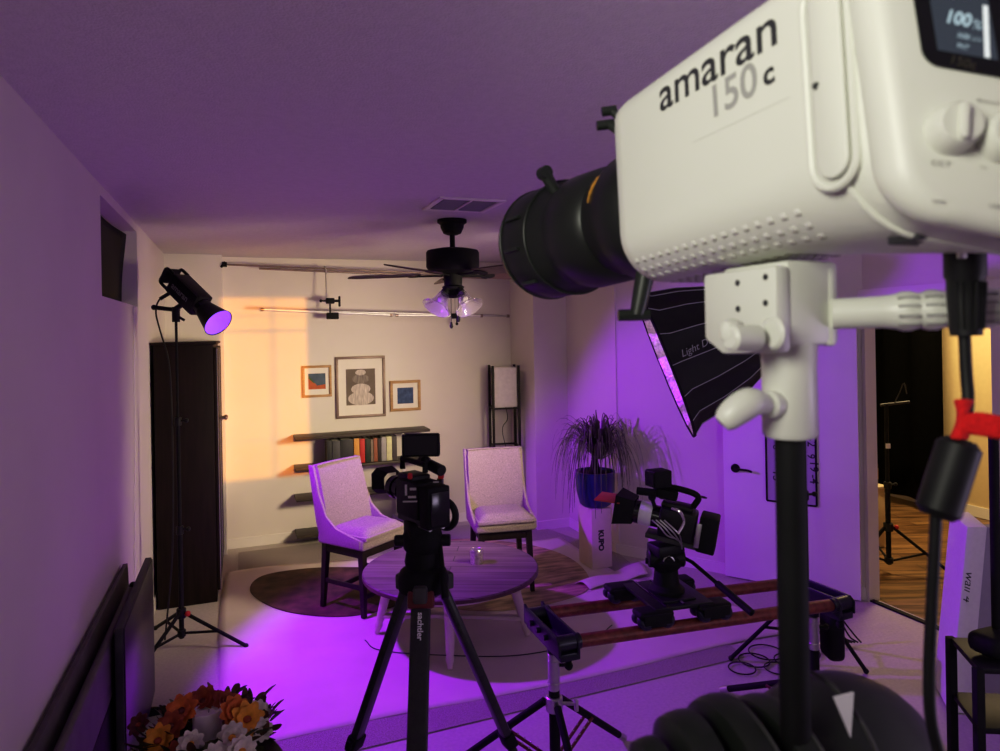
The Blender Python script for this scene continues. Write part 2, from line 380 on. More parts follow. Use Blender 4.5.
# ================================================================== CEILING FAN AND VENT
fc = P(452, 221, 4.3); fx, fy = fc.x, fc.y
fan = thing('ceiling_fan', 'black five-bladed ceiling fan with clear glass light shades', 'ceiling fan', (fx, fy, CEIL))
def fz(py): return H + (HY - py + 0) / FPX * 4.3 - CEIL
MB().lathe([(0, 0), (.092, 0), (.092, -.018), (.074, -.03), (.072, -.05), (.055, -.085), (.03, -.095), (0, -.095)], (0, 0, 0)).build('canopy', 'blackm', fan, world=False)
zm = fz(250)
MB().cyl((0, 0, -.09), (0, 0, zm), .016).lathe([(0, .015), (.028, .015), (.036, 0), (.036, -.02)], (0, 0, zm)).build('downrod', 'blackm', fan, world=False)
MB().lathe([(0, .012), (.10, .012), (.158, .0), (.165, -.012), (.165, -.10), (.15, -.125), (.09, -.14), (.06, -.145), (.055, -.215), (.07, -.225), (.055, -.25), (0, -.25)], (0, 0, zm), seg=40).build('motor_housing', 'blackm', fan, world=False)
blade_m = mat('walnut_blade', (.075, .038, .030), .45, var=.3, scale=5, stretch=((1, 8, 8), (0, 0, 0)))
for k, a in enumerate((100, 172, 244, 316, 28)):
    az = R(a) - YAW            # azimuth about the motor
    bl = MB()
    out = [(.22, -.055), (.30, -.062), (.60, -.072), (.665, -.05), (.675, 0), (.665, .05), (.60, .072), (.30, .062), (.22, .055)]
    bl.prism([V((x, y, 0)) for x, y in out], (0, 0, .007))
    mx = Matrix.Translation((0, 0, zm - .150)) @ Matrix.Rotation(az, 4, 'Z') @ Matrix.Rotation(R(-12), 4, 'X')
    b = bl.build('blade', blade_m, fan, world=False, mx=mx)
    ib = MB().box((.15, 0, -.004), (.17, .035, .008), bev=.003).lathe([(0, -.006), (.045, -.006), (.045, 0), (0, 0)], (.245, 0, 0), seg=16)
    ir = ib.build('blade_iron', 'blackm', b, world=False, mx=mx)
lk = zm - .25
MB().lathe([(0, .02), (.05, .02), (.06, 0), (.05, -.03), (.02, -.045), (0, -.045)], (0, 0, lk)).build('light_kit', 'blackm', fan, world=False)
for k in range(4):
    a = R(90 * k + 25); dr = V((math.cos(a), math.sin(a), 0))
    o0 = V((0, 0, lk + .01)) + dr * .05; ax = (dr * .62 - ZZ * .78).normalized()
    g = MB().lathe([(.024, .03), (.033, .045), (.036, .07), (.043, .10), (.060, .13), (.090, .152), (.088, .154), (.058, .133), (.041, .102), (.034, .07), (.031, .047), (.022, .033)], o0, ax, 24)
    sh = g.build('lamp_shade', 'glass', fan, world=False)
    MB().lathe([(0, -.005), (.024, -.005), (.028, .03), (.02, .045), (0, .045)], o0, ax, 16).build('lamp_holder', 'blackm', sh, world=False)
    MB().sph(o0 + ax * .085, .022, 12).build('light_bulb', 'foam', sh, world=False)
for dx, ln in ((-.015, .19), (.03, .15)):
    q = RT * dx
    MB().cyl(q + V((0, 0, lk - .03)), q + V((0, 0, lk - ln)), .0022, seg=6).lathe([(0, 0), (.006, -.004), (.012, -.03), (.008, -.042), (0, -.045)], q + V((0, 0, lk - ln)), seg=10).build('pull_chain', 'blackm', fan, world=False)
va, vb, vc, vd = [Fl(x, y, CEIL) for x, y in ((431, 208), (444, 197.5), (495, 202), (482, 210))]
vc0 = (va + vb + vc + vd) / 4
vent = thing('ceiling_vent', 'square white louvred air vent in the ceiling beside the fan', 'vent', (vc0.x, vc0.y, CEIL), 0)
w = .17
fr = MB()
for sx, sy, lx, ly in ((0, w, w * 2 + .03, .03), (0, -w, w * 2 + .03, .03), (w, 0, .03, w * 2), (-w, 0, .03, w * 2)): fr.box((sx, sy, -.004), (lx, ly, .010), bev=.002)
fr.box((0, 0, -.004), (.012, .31, .01)).build('vent_frame', 'trim', vent, world=False)
MB().box((0, 0, -.001), (.31, .31, .001)).build('vent_opening', 'blackm', vent, world=False)
sl = MB()
for k in range(7):
    for sx in (-.08, .08): sl.box((sx, -.13 + k * .043, -.005), (.13, .013, .003), rot=(R(-30), 0, 0))
sl.build('slat', 'inkgrey', vent, world=False)  # slats coloured dark, shade between the louvres put into the colour

# ================================================================== RODS ON THE BACK WALL
RY = 6.36
za = onY(226, 266, RY).z; zb = onY(440, 275, RY).z; xa = onY(226, 266, RY).x; xb = onY(440, 275, RY).x
rz = lambda x: za + (zb - za) * (x - xa) / (xb - xa)
rod = thing('tension_rod', 'long brown metal double tube rod spanning the recess just under the ceiling', 'rod', (JLX, RY, rz(JLX)))
mb = MB().cyl((JLX + .012, RY, rz(JLX) + .012), (JRX - .012, RY, rz(JRX) + .012), .008).cyl((JLX + .3, RY, rz(JLX + .3) - .010), (JRX - .3, RY, rz(JRX - .3) - .012), .010)
mb.build('tube', 'brownrod', rod)
for x, s in ((JLX, 1), (JRX, -1)): MB().cyl((x, RY, rz(x) + .012), (x + s * .014, RY, rz(x) + .002), .034, seg=24).cyl((x, RY, rz(x) + .012), (x + s * .04, RY, rz(x) + .012), .022).build('end_cap', 'blackm', rod)
PY = 6.33
p0, p1, p2, p3 = onY(262, 309.5, PY), onY(391, 315, PY), onY(397, 315.2, PY), onY(508, 316, PY)
p3.x = min(p3.x, JRX - .02)
pole = thing('silver_pole', 'slim silver pole hung below the ceiling rod by two clamps', 'pole', p0)
MB().cyl(p0, p3, .010).build('inner_tube', 'steel', pole)
MB().cyl(p0 + V((.02, 0, 0)), p1, .0135).cyl(p2, p2 * .25 + p3 * .75, .0135).build('outer_tube', 'alu', pole)
cm = MB()
for q in (p0, p1, p2, p2 * .25 + p3 * .75, p3): cm.cyl(q - V((.012, 0, 0)), q + V((.012, 0, 0)), .0155)
cm.build('collar', 'brownrod', pole)
def clamp_set(px, lab, hook):
    q = onY(px, 316, PY); zt = rz(q.x)
    t = thing('grip_clamp', lab, 'clamp', q)
    mb = MB()
    if hook:
        mb.cyl((q.x - .02, RY - .015, zt), (q.x - .02, PY - .01, q.z + .16), .006, seg=8).ring((q.x - .02, RY, zt + .002), (1, 0, .2), .032, .006, 20, 6).build('hook_wire', 'steel', t)
        MB().box((q.x + .01, PY - .02, q.z + .135), (.075, .05, .05), bev=.008).cyl((q.x - .07, PY - .02, q.z + .135), (q.x - .02, PY - .02, q.z + .135), .008).sph((q.x - .07, PY - .02, q.z + .135), .014, 10).cyl((q.x + .04, PY - .02, q.z + .135), (q.x + .09, PY - .02, q.z + .135), .012).box((q.x + .092, PY - .02, q.z + .13), (.018, .03, .095), bev=.006).build('grip_head', 'blackm', t)
        MB().box((q.x + .03, PY - .01, q.z), (.105, .06, .058), bev=.008).cyl((q.x + .01, PY - .01, q.z + .02), (q.x + .01, PY - .01, q.z + .14), .008).build('jaw', 'blackm', t)
    else:
        MB().box((q.x, PY - .01, q.z), (.085, .05, .05), bev=.01).cyl((q.x - .06, PY - .01, q.z + .006), (q.x + .06, PY - .01, q.z + .006), .018).build('jaw', 'blackm', t)
        MB().cyl((q.x + .01, PY - .01, q.z - .02), (q.x + .01, PY - .01, q.z - .07), .007).sph((q.x + .01, PY - .01, q.z - .075), .014, 10).build('knob', 'blackm', t)
        MB().cyl((q.x + .0, PY + .0, q.z), (q.x + .0, RY, zt), .004, seg=8).build('hook_wire', 'steel', t)
clamp_set(329, 'black grip clamp with wire hook hanging from the ceiling rod, left of the fan', True)
clamp_set(455.5, 'small black clamp on the silver pole directly below the fan lights', False)

# ================================================================== PICTURES
def picture(px0, py0, px1, py1, name, label, fm, fw_, mount, art):
    a, b = onY(px0, py0, YB - .02), onY(px1, py1, YB - .02); c = (a + b) / 2; w, h = b.x - a.x, a.z - b.z
    t = thing(name, label, 'picture frame', (c.x, YB, c.z)); y = -.012
    f = MB()
    for sx, sz, lx, lz in ((0, 1, w, fw_), (0, -1, w, fw_), (1, 0, fw_, h - 2 * fw_), (-1, 0, fw_, h - 2 * fw_)):
        f.box((sx * (w - fw_) / 2, y, sz * (h - fw_) / 2), (lx, .024, lz), bev=.003)
    f.build('frame', fm, t, world=False)
    MB().box((0, -.008, 0), (w - fw_, .004, h - fw_)).build('mount', 'paper', t, world=False)
    art(t, w * mount, h * mount)
def flatq(t, name, m, pts, y): return MB().prism([V((x, y, z)) for x, z in pts], (0, .001, 0)).build(name, m, t, world=False)
m_ag = mat('art_grey', (.10, .10, .09), .8, var=.3, scale=12); m_ob = mat('art_orange', (.50, .13, .05), .8, var=.2, scale=20); m_gr = mat('art_green', (.10, .16, .06), .8, var=.2, scale=20)
m_bl = mat('art_blue', (.055, .09, .19), .8, var=.35, scale=30); m_sb = mat('art_slate', (.09, .13, .17), .8, var=.2, scale=20)
m_tp = mat('art_taupe', (.17, .14, .11), .8, var=.15, scale=8); m_sh = mat('art_shell', (.55, .50, .44), .8, var=.35, scale=14, stretch=((9, 1, 1), (0, 0, 0))); m_sh2 = mat('art_shell_dark', (.24, .21, .18), .8, var=.4, scale=14, stretch=((9, 1, 1), (0, 0, 0)))
def art1(t, w, h):
    w *= 1.12; h *= .95
    flatq(t, 'artwork', m_sb, [(-w/2, -h/2), (w/2, -h/2), (w/2, h/2), (-w/2, h/2)], -.0118)
    flatq(t, 'artwork', m_ob, [(-w/2, -h/2), (w/2, -h/2), (w/2, -h*.2), (0, -h*.28), (-w*.2, 0), (-w/2, h*.28)], -.0128)
    flatq(t, 'artwork', m_gr, [(-w/2, h*.36), (-w*.42, h*.32), (-w*.12, -h*.12), (-w*.2, -h*.1), (-w/2, h*.2)], -.0138)
def art2(t, w, h):
    w *= 1.05; h *= 1.05
    flatq(t, 'artwork', m_tp, [(-w/2, -h/2), (w/2, -h/2), (w/2, h/2), (-w/2, h/2)], -.0118)
    for cz, rx, rz_, m in ((-.32, .44, .19, m_sh), (-.06, .33, .15, m_sh), (.22, .29, .13, m_sh2), (.40, .18, .08, m_sh)):
        flatq(t, 'artwork', m, [(rx * w * math.cos(a), cz * h + rz_ * h * math.sin(a)) for a in [2 * math.pi * k / 28 for k in range(28)]], -.0130 - .0006 * (cz + .4))
def art3(t, w, h): flatq(t, 'artwork', m_bl, [(-w/2, -h/2), (w/2, -h/2), (w/2, h/2), (-w/2, h/2)], -.0118)
picture(302, 366, 332, 396.5, 'picture_frame', 'small oak framed print in orange and slate, left of the large frame', 'oak', .022, .52, art1)
picture(335.3, 357, 386, 416, 'picture_frame', 'large grey framed photograph of stacked round shells', 'greyframe', .024, .56, art2)
picture(390, 381, 421, 410, 'picture_frame', 'small oak framed print of a plain dark blue square', 'oak', .026, .52, art3)

# ================================================================== SHELVES AND BOOKS
sx0, sx1 = onY(295, 437, 6.27).x, onY(430, 429, 6.27).x; SW = sx1 - sx0
zs = [onY(300, p, 6.27).z for p in (439, 470, 500.5, 537)]
shelf = thing('wall_shelf', 'dark wood four-tier open shelf unit on the back wall holding the books', 'shelf', (sx0, YB, 0))
for z in zs: MB().box((SW / 2, -.13, z), (SW, .235, .025), bev=.003).build('shelf_board', 'shelf', shelf, world=False)
for f in (.27,): MB().box((SW * f, -.05, (zs[0] + zs[3]) / 2), (.05, .05, zs[0] - zs[3] - .005), bev=.003).build('upright', 'shelf', shelf, world=False)
MB().box((SW * .795, -.215, (zs[0] + zs[3]) / 2), (.026, .026, zs[0] - zs[3] - .005), bev=.003).build('upright', 'alu', shelf, world=False)
bz = zs[1] + .016; bh = zs[0] - .016 - bz
books = [(327, 332, .93, (.02, .02, .022), 'narrow black book at the left end of the row on the upper shelf', .15),
 (332.5, 340.5, .9, (.06, .06, .065), 'charcoal binder between two black books on the upper shelf', .2),
 (341, 353.5, .92, (.028, .028, .032), 'widest black binder on the upper shelf, left of the orange book', .2),
 (354, 359.6, .93, (.62, .30, .06), 'orange yellow book standing on the upper shelf', .18),
 (360, 365, .9, (.50, .03, .025), 'bright red book standing right of the orange one', .18),
 (365.4, 370.4, .88, (.018, .03, .018), 'dark green book standing right of the red one', .17),
 (370.8, 373.4, .86, (.22, .17, .12), 'thin tan book in the middle of the upper shelf row', .16),
 (373.8, 377.6, .90, (.30, .10, .05), 'rust brown book in the middle of the upper shelf row', .17),
 (378, 381, .88, (.03, .02, .02), 'thin black book beside the rust brown one', .16),
 (381.4, 386.4, .92, (.34, .33, .32), 'pale grey book right of the thin black one', .17),
 (386.8, 392, .93, (.62, .62, .34), 'pale yellow green book near the right end of the row', .18),
 (392.4, 397, .92, (.07, .06, .06), 'dark brown book next to the silver shelf post', .16)]
for k, (x0, x1, hh, c, lab, dep) in enumerate(books):
    a, b = onY(x0, 452, 6.29).x, onY(x1, 452, 6.29).x; w = b - a; h = bh * hh
    t = thing('book', lab, 'book', ((a + b) / 2, 6.285, bz), 0, 'books on the upper shelf')
    bm_ = mat('book_cover', c, .6, var=.12, scale=20)
    MB().box((0, .006, h / 2), (w - .001, .012, h), bev=.003).box((-(w / 2 - .002), dep / 2, h / 2), (.003, dep, h)).box((w / 2 - .002, dep / 2, h / 2), (.003, dep, h)).build('cover', bm_, t, world=False)
    MB().box((0, dep / 2 + .005, h / 2), (w - .006, dep - .02, h - .012)).build('pages', 'paper', t, world=False)

# ================================================================== PAPER LAMP
lp = P(502, 366, 6.55); lh = lp.z - .0
lamp = thing('floor_lamp', 'tall black framed floor lamp with a square rice paper shade', 'lamp', (JRX - .165, YB - .22, 0), R(-12))
LW = .125
for sx in (-1, 1):
    for sy in (-1, 1): MB().box((sx * LW, sy * LW, lh / 2), (.024, .024, lh), bev=.003).build('post', 'darkwood', lamp, world=False)
z1, z0 = lh - .02, lh - .40
MB().loft([[V((sx * LW * .86, sy * LW * .86, z)) for sx, sy in ((-1, -1), (1, -1), (1, 1), (-1, 1))] for z in (z0, z1)], False).build('lamp_shade', 'shade', lamp, world=False)
for z in (z0 - .01, .75, .12):
    rl = MB()
    for s in (-1, 1): rl.box((0, s * LW, z), (LW * 2, .016, .016)).box((s * LW, 0, z), (.016, LW * 2, .016))
    if z < .2: rl.box((0, 0, .12), (LW * 2, LW * 2, .012))
    rl.build('rail', 'darkwood', lamp, world=False)
MB().tube(catmull([(0, 0, z0 + .05), (.03, 0, z0 - .12), (-.02, .02, z0 - .25), (.06, .03, .5), (.02, .1, .1)], 6), .004, 6).build('cord', 'ink', lamp, world=False)

# ================================================================== CHAIRS
def rbox(w, d, h, r): return None
def make_chair(label, loc, rz):
    t = thing('upholstered_chair', label, 'chair', loc, rz, 'upholstered chairs at the round table', Matrix.Translation(loc) @ Matrix.Rotation(rz, 4, 'Z') @ Matrix.Diagonal((.87, .90, .97, 1)))
    k = dict(world=False)
    MB().box((0, -.01, .500), (.50, .47, .075), bev=.02, seg=3).build('seat_base', 'chair', t, **k)
    def cush(u, v):
        x = (u - .5) * .475; y = -.265 + v * .43
        e = min(1, 6 * min(u, 1 - u)) ** .5 * min(1, 6 * min(v, 1 - v)) ** .5
        return V((x, y, .535 + .062 * e - .012 * v))
    MB().grid(cush, 22, 22).box((0, -.05, .540), (.474, .428, .03), bev=.012).build('seat_cushion', 'chair', t, **k)
    def prof(v):   # centre line of backrest y(z)
        z = .50 + v * .50; return V((0, .165 + .115 * v ** 1.3, z))
    secs = []
    for i in range(13):
        v = i / 12; c = prof(v); hw = .238 - .006 * v; th = .032 + .012 * (1 - v); cur = .018
        if i == 12: hw -= .008; th *= .6
        sec = []
        for j in range(11): s_ = -1 + 2 * j / 10; sec.append(V((s_ * hw, c.y - th - cur * s_ * s_ * 1.0 + 0 * s_, c.z)))
        for j in range(11): s_ = 1 - 2 * j / 10; sec.append(V((s_ * (hw + .012), c.y + th * .6 - cur * s_ * s_, c.z)))
        secs.append(sec)
    MB().loft(secs).build('backrest', 'chair', t, **k)
    for s in (-1, 1):
        poly = [(-.22, .475), (.18, .475), (.225, .60), (.305, 1.0), (.25, .995), (.195, .80), (.12, .655), (.02, .585), (-.12, .553), (-.22, .535)]
        MB().prism([V((s * .235, y, z)) for y, z in poly], (s * .024, 0, 0), bev=.006).build('side_wing', 'chair', t, **k)
    MB().tube([V((s_ * .236, prof(1).y - .03 - .018 * s_ * s_, prof(1).z - .004)) for s_ in [-1 + .2 * j for j in range(11)]], .005, 6).build('piping', 'chair', t, **k)
    ap = MB()
    for s in (-1, 1): ap.box((s * .2, 0, .432), (.03, .40, .062), bev=.004).box((0, s * .19, .432), (.40, .03, .062), bev=.004)
    ap.build('apron', 'darkwood', t, **k)
    for sx in (-1, 1):
        for sy in (-1, 1):
            top, bot = V((sx * .195, sy * .185, .46)), V((sx * .215, sy * .21, .012)); w0, w1 = .024, .016
            MB().loft([[bot + V((a * w1, b * w1, 0)) for a, b in ((-1, -1), (1, -1), (1, 1), (-1, 1))], [top + V((a * w0, b * w0, 0)) for a, b in ((-1, -1), (1, -1), (1, 1), (-1, 1))]]).build('leg', 'darkwood', t, **k)
    for s in (-1, 1): MB().box((s * .205, 0, .20), (.022, .40, .03), bev=.003).build('stretcher', 'darkwood', t, **k)
    MB().box((0, 0, .20), (.40, .022, .03), bev=.003).build('stretcher', 'darkwood', t, **k)
    MB().box((0, -.198, .14), (.40, .022, .03), bev=.003).build('stretcher', 'darkwood', t, **k)
    return t
def facing(v): return math.atan2(v[1], v[0]) + math.pi / 2     # local -Y points along v
A, B = Fl(321, 608), Fl(366, 621); f = (B - A).normalized(); side = V((-f.y, f.x, 0))
c = (A + B) / 2 + side * .19
make_chair('oatmeal upholstered chair turned in profile in front of the wall shelves', (c.x, c.y, .004), facing(f))
q = Fl(529, 599); f2 = V((-.16, -1, 0)).normalized(); r2 = V((-f2.y, f2.x, 0))
c2 = q - f2 * (.19 + .11) - r2 * .185 + RT * .05
make_chair('oatmeal upholstered chair facing the camera in front of the paper lamp', (c2.x, c2.y, .004), facing(f2))

# ================================================================== ROUND TABLE
tc = P(451, 575, 1.0); tn, tf = Fl(451, 600, .42), Fl(451, 540.5, .42); tc = (tn + tf) / 2; TR = (tf - tn).length / 2 * 1.0
tb = thing('coffee_table', 'low round planked coffee table with cream turned legs', 'table', (tc.x, tc.y, 0))
MB().lathe([(0, .42), (TR - .006, .42), (TR, .414), (TR, .414)], (0, 0, 0), seg=72).build('tabletop', 'table', tb, world=False)
MB().lathe([(0, .388), (TR - .012, .388), (TR + .002, .394), (TR + .002, .4135), (TR - .01, .4135)], (0, 0, 0), seg=72).build('table_rim', 'tedge', tb, world=False)
MB().lathe([(.37, .387), (.40, .387), (.40, .33), (.37, .33), (.37, .387)], (0, 0, 0), seg=48).build('apron', 'cream', tb, world=False)
for k, a in enumerate((-28, -108, 158, 68)):
    d = V((math.cos(R(a)), math.sin(R(a)), 0)); top = d * .37 + V((0, 0, .388)); bot = d * .465 + V((0, 0, .016))
    MB().lathe([(0, 0), (.016, .0), (.017, .02), (.026, .05), (.020, .07), (.024, .085), (.03, .26), (.034, .27), (.028, .285), (.034, .30), (.034, .385), (0, .385)], bot, top - bot, 18).build('leg', 'cream', tb, world=False)
for a in (-28, -108):
    d = V((math.cos(R(a)), math.sin(R(a)), 0)); d2 = V((math.cos(R(158 if a == -28 else 68)), math.sin(R(158 if a == -28 else 68)), 0))
    for e in (d, d2):
        aa = e * .44 + V((0, 0, .11)); bb = V((0, 0, .11)); n = ZZ.cross(e)
        MB().prism([aa - n * .022, aa + n * .022, bb + n * .022, bb - n * .022], (0, 0, .022), bev=.003).build('stretcher', 'cream', tb, world=False)
cp = Fl(476.5, 563, .42)
cup = thing('glass_cup', 'small silver patterned glass cup on the round table', 'cup', (cp.x, cp.y, .4205))
MB().lathe([(0, 0), (.036, 0), (.038, .008), (.040, .085), (.037, .085), (.035, .01), (0, .01)], (0, 0, 0), seg=24).build('glass', 'silver', cup, world=False)
MB().ring((0, 0, .085), (0, 0, 1), .0385, .002, 24, 6).build('rim', 'chrome', cup, world=False)

# ================================================================== PLINTH AND PLANT
pf = Fl(594, 571); pl_rot = YAW * -1 + R(8)
plc = pf + FW * .16 + RT * -.005
pz = P(594, 509, (pf - CAM).dot(FW)).z - .01
plinth = thing('plant_plinth', 'pinkish white tall box with black lettering under the blue pot', 'plinth', (plc.x, plc.y, .010), 0, mx=None)
PWd = .135
ex = (RT * .86 - FW * .50).normalized(); ey = V((-ex.y, ex.x, 0))
c0 = P(592, 540, (pf - CAM).dot(FW)); c0.z = .010           # near vertical corner
wR = .175; wL = .22
exR = (RT * .93 + FW * .36).normalized(); exL = V((-exR.y, exR.x, 0))
poly = [c0, c0 + exR * wR, c0 + exR * wR + exL * wL, c0 + exL * wL]
MB().prism(poly, (0, 0, pz - .010), bev=.004).build('box_body', 'pink', plinth)
nn = -exL
t0 = c0 + exR * .052 + nn * .0012; zt, zb_ = P(605, 531, (pf - CAM).dot(FW)).z, P(605, 552, (pf - CAM).dot(FW)).z
text('KUPO', V((t0.x, t0.y, zt)) + exR * .008, V((t0.x, t0.y, zb_)) + exR * .008, exR, 'ink', plinth, 'lettering', bold=.06, hscale=1.0)
potc = c0 + exR * wR * .5 + exL * wL * .55 + exR * .015
plant = thing('potted_plant', 'drooping thin-leaved plant in a dark blue pot on the plinth', 'plant', (potc.x, potc.y, pz + .001))
MB().lathe([(0, 0), (.10, 0), (.125, .02), (.150, .12), (.158, .255), (.160, .275), (.150, .275), (.146, .25), (0, .25)], (0, 0, 0), seg=36).build('pot', 'bluepot', plant, world=False)
MB().lathe([(0, .262), (.148, .255), (0, .25)], (0, 0, 0), seg=24).build('soil', 'soil', plant, world=False)
MB().lathe([(0, .24), (.05, .25), (.04, .30), (.02, .38), (.015, .42), (0, .44)], (0, 0, 0), seg=14).build('stem', 'darkwood', plant, world=False)
lf = MB()
rnd = random.Random(3)
for i in range(250):
    a = rnd.uniform(0, 2 * math.pi); hh = rnd.uniform(.12, .30) if rnd.random() < .8 else rnd.uniform(.26, .36); L = rnd.uniform(.14, .40)
    dr = V((math.cos(a), math.sin(a), 0)); n = V((-dr.y, dr.x, 0)); st = V((0, 0, rnd.uniform(.36, .48))) + dr * .02 + RT * .035
    L *= .62 if dr.dot(RT * .45 + FW * .9) > .25 else 1; drop = rnd.uniform(.2, .62) if L > .2 else rnd.uniform(.0, .3)
    w = rnd.uniform(.006, .0115); N = 9; b = bmesh.new(); pv = None
    wob = rnd.uniform(-.05, .05)
    for j in range(N + 1):
        s_ = j / N; rr = L * (1 - (1 - s_) ** 1.7); z = hh * .85 * math.sin(min(1, s_ * 1.55) * math.pi * .5) - drop * max(0, s_ - .35) ** 1.6 * 1.9
        p = st + dr * rr + n * wob * s_ * s_ + V((0, 0, z)); ww = w * (1 - .85 * s_)
        va_, vb_ = b.verts.new(p + n * ww), b.verts.new(p - n * ww + V((0, 0, .002)))
        if pv: b.faces.new((pv[0], va_, vb_, pv[1]))
        pv = (va_, vb_)
    lf._merge(b)
for a, L, dp in ((3.2, .36, .85), (3.5, .30, 1.0), (2.9, .27, .8), (5.6, .30, .8)):
    dr = V((math.cos(a), math.sin(a), 0)); n = V((-dr.y, dr.x, 0)); b = bmesh.new(); pv = None
    for j in range(13):
        s_ = j / 12; p = V((0, 0, .45)) + dr * L * (1 - (1 - s_) ** 2) + V((0, 0, .15 * math.sin(min(1, s_ * 2) * 1.57) - dp * max(0, s_ - .3) ** 1.4)); ww = .007 * (1 - .8 * s_)
        va_, vb_ = b.verts.new(p + n * ww), b.verts.new(p - n * ww)
        if pv: b.faces.new((pv[0], va_, vb_, pv[1]))
        pv = (va_, vb_)
    lf._merge(b)
lf.build('foliage', 'leaf', plant, world=False)
# ================================================================== STANDS
def light_stand(name, label, base, height, hub, spread, az, col='blackm', r=.016, cat='light stand', foot_z=.014, low=None, knobc='black', legr=.011, sections=2, top_r=None):
    """tripod light stand: pole, hub, three legs with braces"""
    t = thing(name, label, cat, base)
    k = dict(world=False)
    low = .06 if low is None else low
    zs_ = [low] + [low + (height - low) * (i + 1) / sections for i in range(sections)]
    for i in range(sections):
        MB().cyl((0, 0, zs_[i]), (0, 0, zs_[i + 1]), r * (1 - .22 * i), seg=16).build('pole', col, t, **k)
    for i in range(1, sections):
        z = zs_[i]; MB().cyl((0, 0, z - .03), (0, 0, z + .02), r * 1.45, seg=16, bev=.003).build('collar', 'black', t, **k)
        MB().cyl((0, 0, z), (r * 3.2, -r, z), .006).sph((r * 3.4, -r, z), .014, 10).build('knob', knobc, t, **k)
    MB().cyl((0, 0, hub - .03), (0, 0, hub + .03), r * 1.9, seg=18, bev=.004).build('hub', 'black', t, **k)
    MB().cyl((0, 0, hub), (r * 2.4, -r * 1.5, hub), .006).sph((r * 2.6, -r * 1.8, hub), .017, 10).build('knob', 'red', t, **k)
    zl = low + .03
    MB().cyl((0, 0, zl - .02), (0, 0, zl + .02), r * 1.7, seg=16, bev=.003).build('collar', 'black', t, **k)
    for a in az:
        d = V((math.cos(a), math.sin(a), 0)); p0, p1 = d * r * 1.6 + V((0, 0, hub)), d * spread + V((0, 0, foot_z))
        lg = MB().tube([p0, p1], legr, 10).build('leg', col, t, **k)
        MB().sph(p1, legr * 1.35, 10).build('foot', 'black', lg, **k)
        pm = p0.lerp(p1, .55)
        MB().tube([d * r * 1.5 + V((0, 0, zl)), pm], legr * .75, 8).build('brace', col, t, **k)
    return t
def w2(v): return math.atan2(v.y, v.x)

# ---- left light stand with the violet lamp
sb = Fl(182, 648); sb.z = .0
fr_, fl_, fb_ = Fl(258, 648), Fl(152, 662), Fl(150, 628)
hubz = P(180, 613, (sb - CAM).dot(FW)).z
dS = (sb - CAM).dot(FW)
ztop = P(177, 312, dS).z
st1 = light_stand('light_stand', 'tall thin black light stand beside the dark wardrobe', (sb.x, sb.y, 0), ztop, hubz, .39, [w2(fr_ - sb), w2(fr_ - sb) + R(140), w2(fr_ - sb) - R(100)], r=.014, sections=3)
# studio light
def img(dx, dy, dz=0): return RT * dx + ZZ * dy + FW * dz      # right, up, away
xA = img(.72, -.60, -.34).normalized(); yA = (ZZ - xA * ZZ.dot(xA)).normalized(); zA = xA.cross(yA)
def px_m(d): return d / FPX
c1 = P(189, 294, dS - .02)
cob = thing('studio_light', 'black studio light with violet glowing reflector on the tall thin stand', 'studio light', c1, mx=frame(c1, xA, yA, zA))
k = dict(world=False)
MB().box((0, 0, 0), (.25, .125, .12), bev=.012).box((.03, .0, 0), (.20, .133, .10), bev=.01).build('housing', 'black', cob, **k)
MB().tube(catmull([(-.12, .055, .05), (-.19, .05, .05), (-.195, 0, .05), (-.19, -.045, .05), (-.12, -.05, .05)], 6), .010, 8).tube(catmull([(-.12, .055, -.05), (-.19, .05, -.05), (-.195, 0, -.05), (-.19, -.045, -.05), (-.12, -.05, -.05)], 6), .010, 8).box((-.19, 0, 0), (.014, .10, .10), bev=.005).build('handle', 'black', cob, **k)
MB().cyl((.125, 0, 0), (.165, 0, 0), .055, seg=28, bev=.004).build('mount_ring', 'blackg', cob, **k)
MB().lathe([(.052, 0), (.058, .02), (.086, .135), (.089, .14), (.087, .142), (.084, .136)], (.155, 0, 0), (1, 0, 0), 40).build('reflector', 'black', cob, **k)
MB().lathe([(0, .01), (.048, .012), (.054, .022), (.084, .137)], (.155, 0, 0), (1, 0, 0), 40).build('reflector_lining', 'purple_in', cob, **k)
MB().sph((.175, 0, 0), .026, 14).build('lamp_dome', mat('lamp_dome', (.9, .8, 1), .3, emit=(.55, .28, 1), estr=1.3), cob, **k)
text('amaran', L_(cob) @ V((-.085, -.012, -.064)), L_(cob) @ V((.07, -.012, -.064)), L_(cob).to_3x3() @ V((0, 1, 0)), 'inkgrey', cob, 'lettering', bold=.02) if (L_(cob).to_3x3() @ V((0, 0, -1))).dot(FW) < 0 else text('amaran', L_(cob) @ V((-.085, -.012, .064)), L_(cob) @ V((.07, -.012, .064)), L_(cob).to_3x3() @ V((0, 1, 0)), 'inkgrey', cob, 'lettering', bold=.02)
tp = V((sb.x, sb.y, ztop))
yk = MB().cyl(tp - ZZ * .06, tp + ZZ * .03, .022, seg=16).cyl(tp - ZZ * .02 , tp - ZZ * .02 + img(.05, -.03), .008).tube([tp + ZZ * .0 + img(-.13, .03), tp + img(.02, .0) + ZZ * .01], .013, 10).sph(tp + img(-.13, .03), .017, 10).tube([tp + ZZ * .02, c1 - yA * .065], .016, 10)
yk.build('yoke', 'black', cob)
cabp = [L_(cob) @ V((-.12, -.06, 0)), P(160, 299, dS), P(156, 312, dS), P(160, 330, dS), P(168, 358, dS), P(171, 390, dS), P(173, 470, dS - .02), P(172, 560, dS - .02), P(165, 640, dS - .02)]
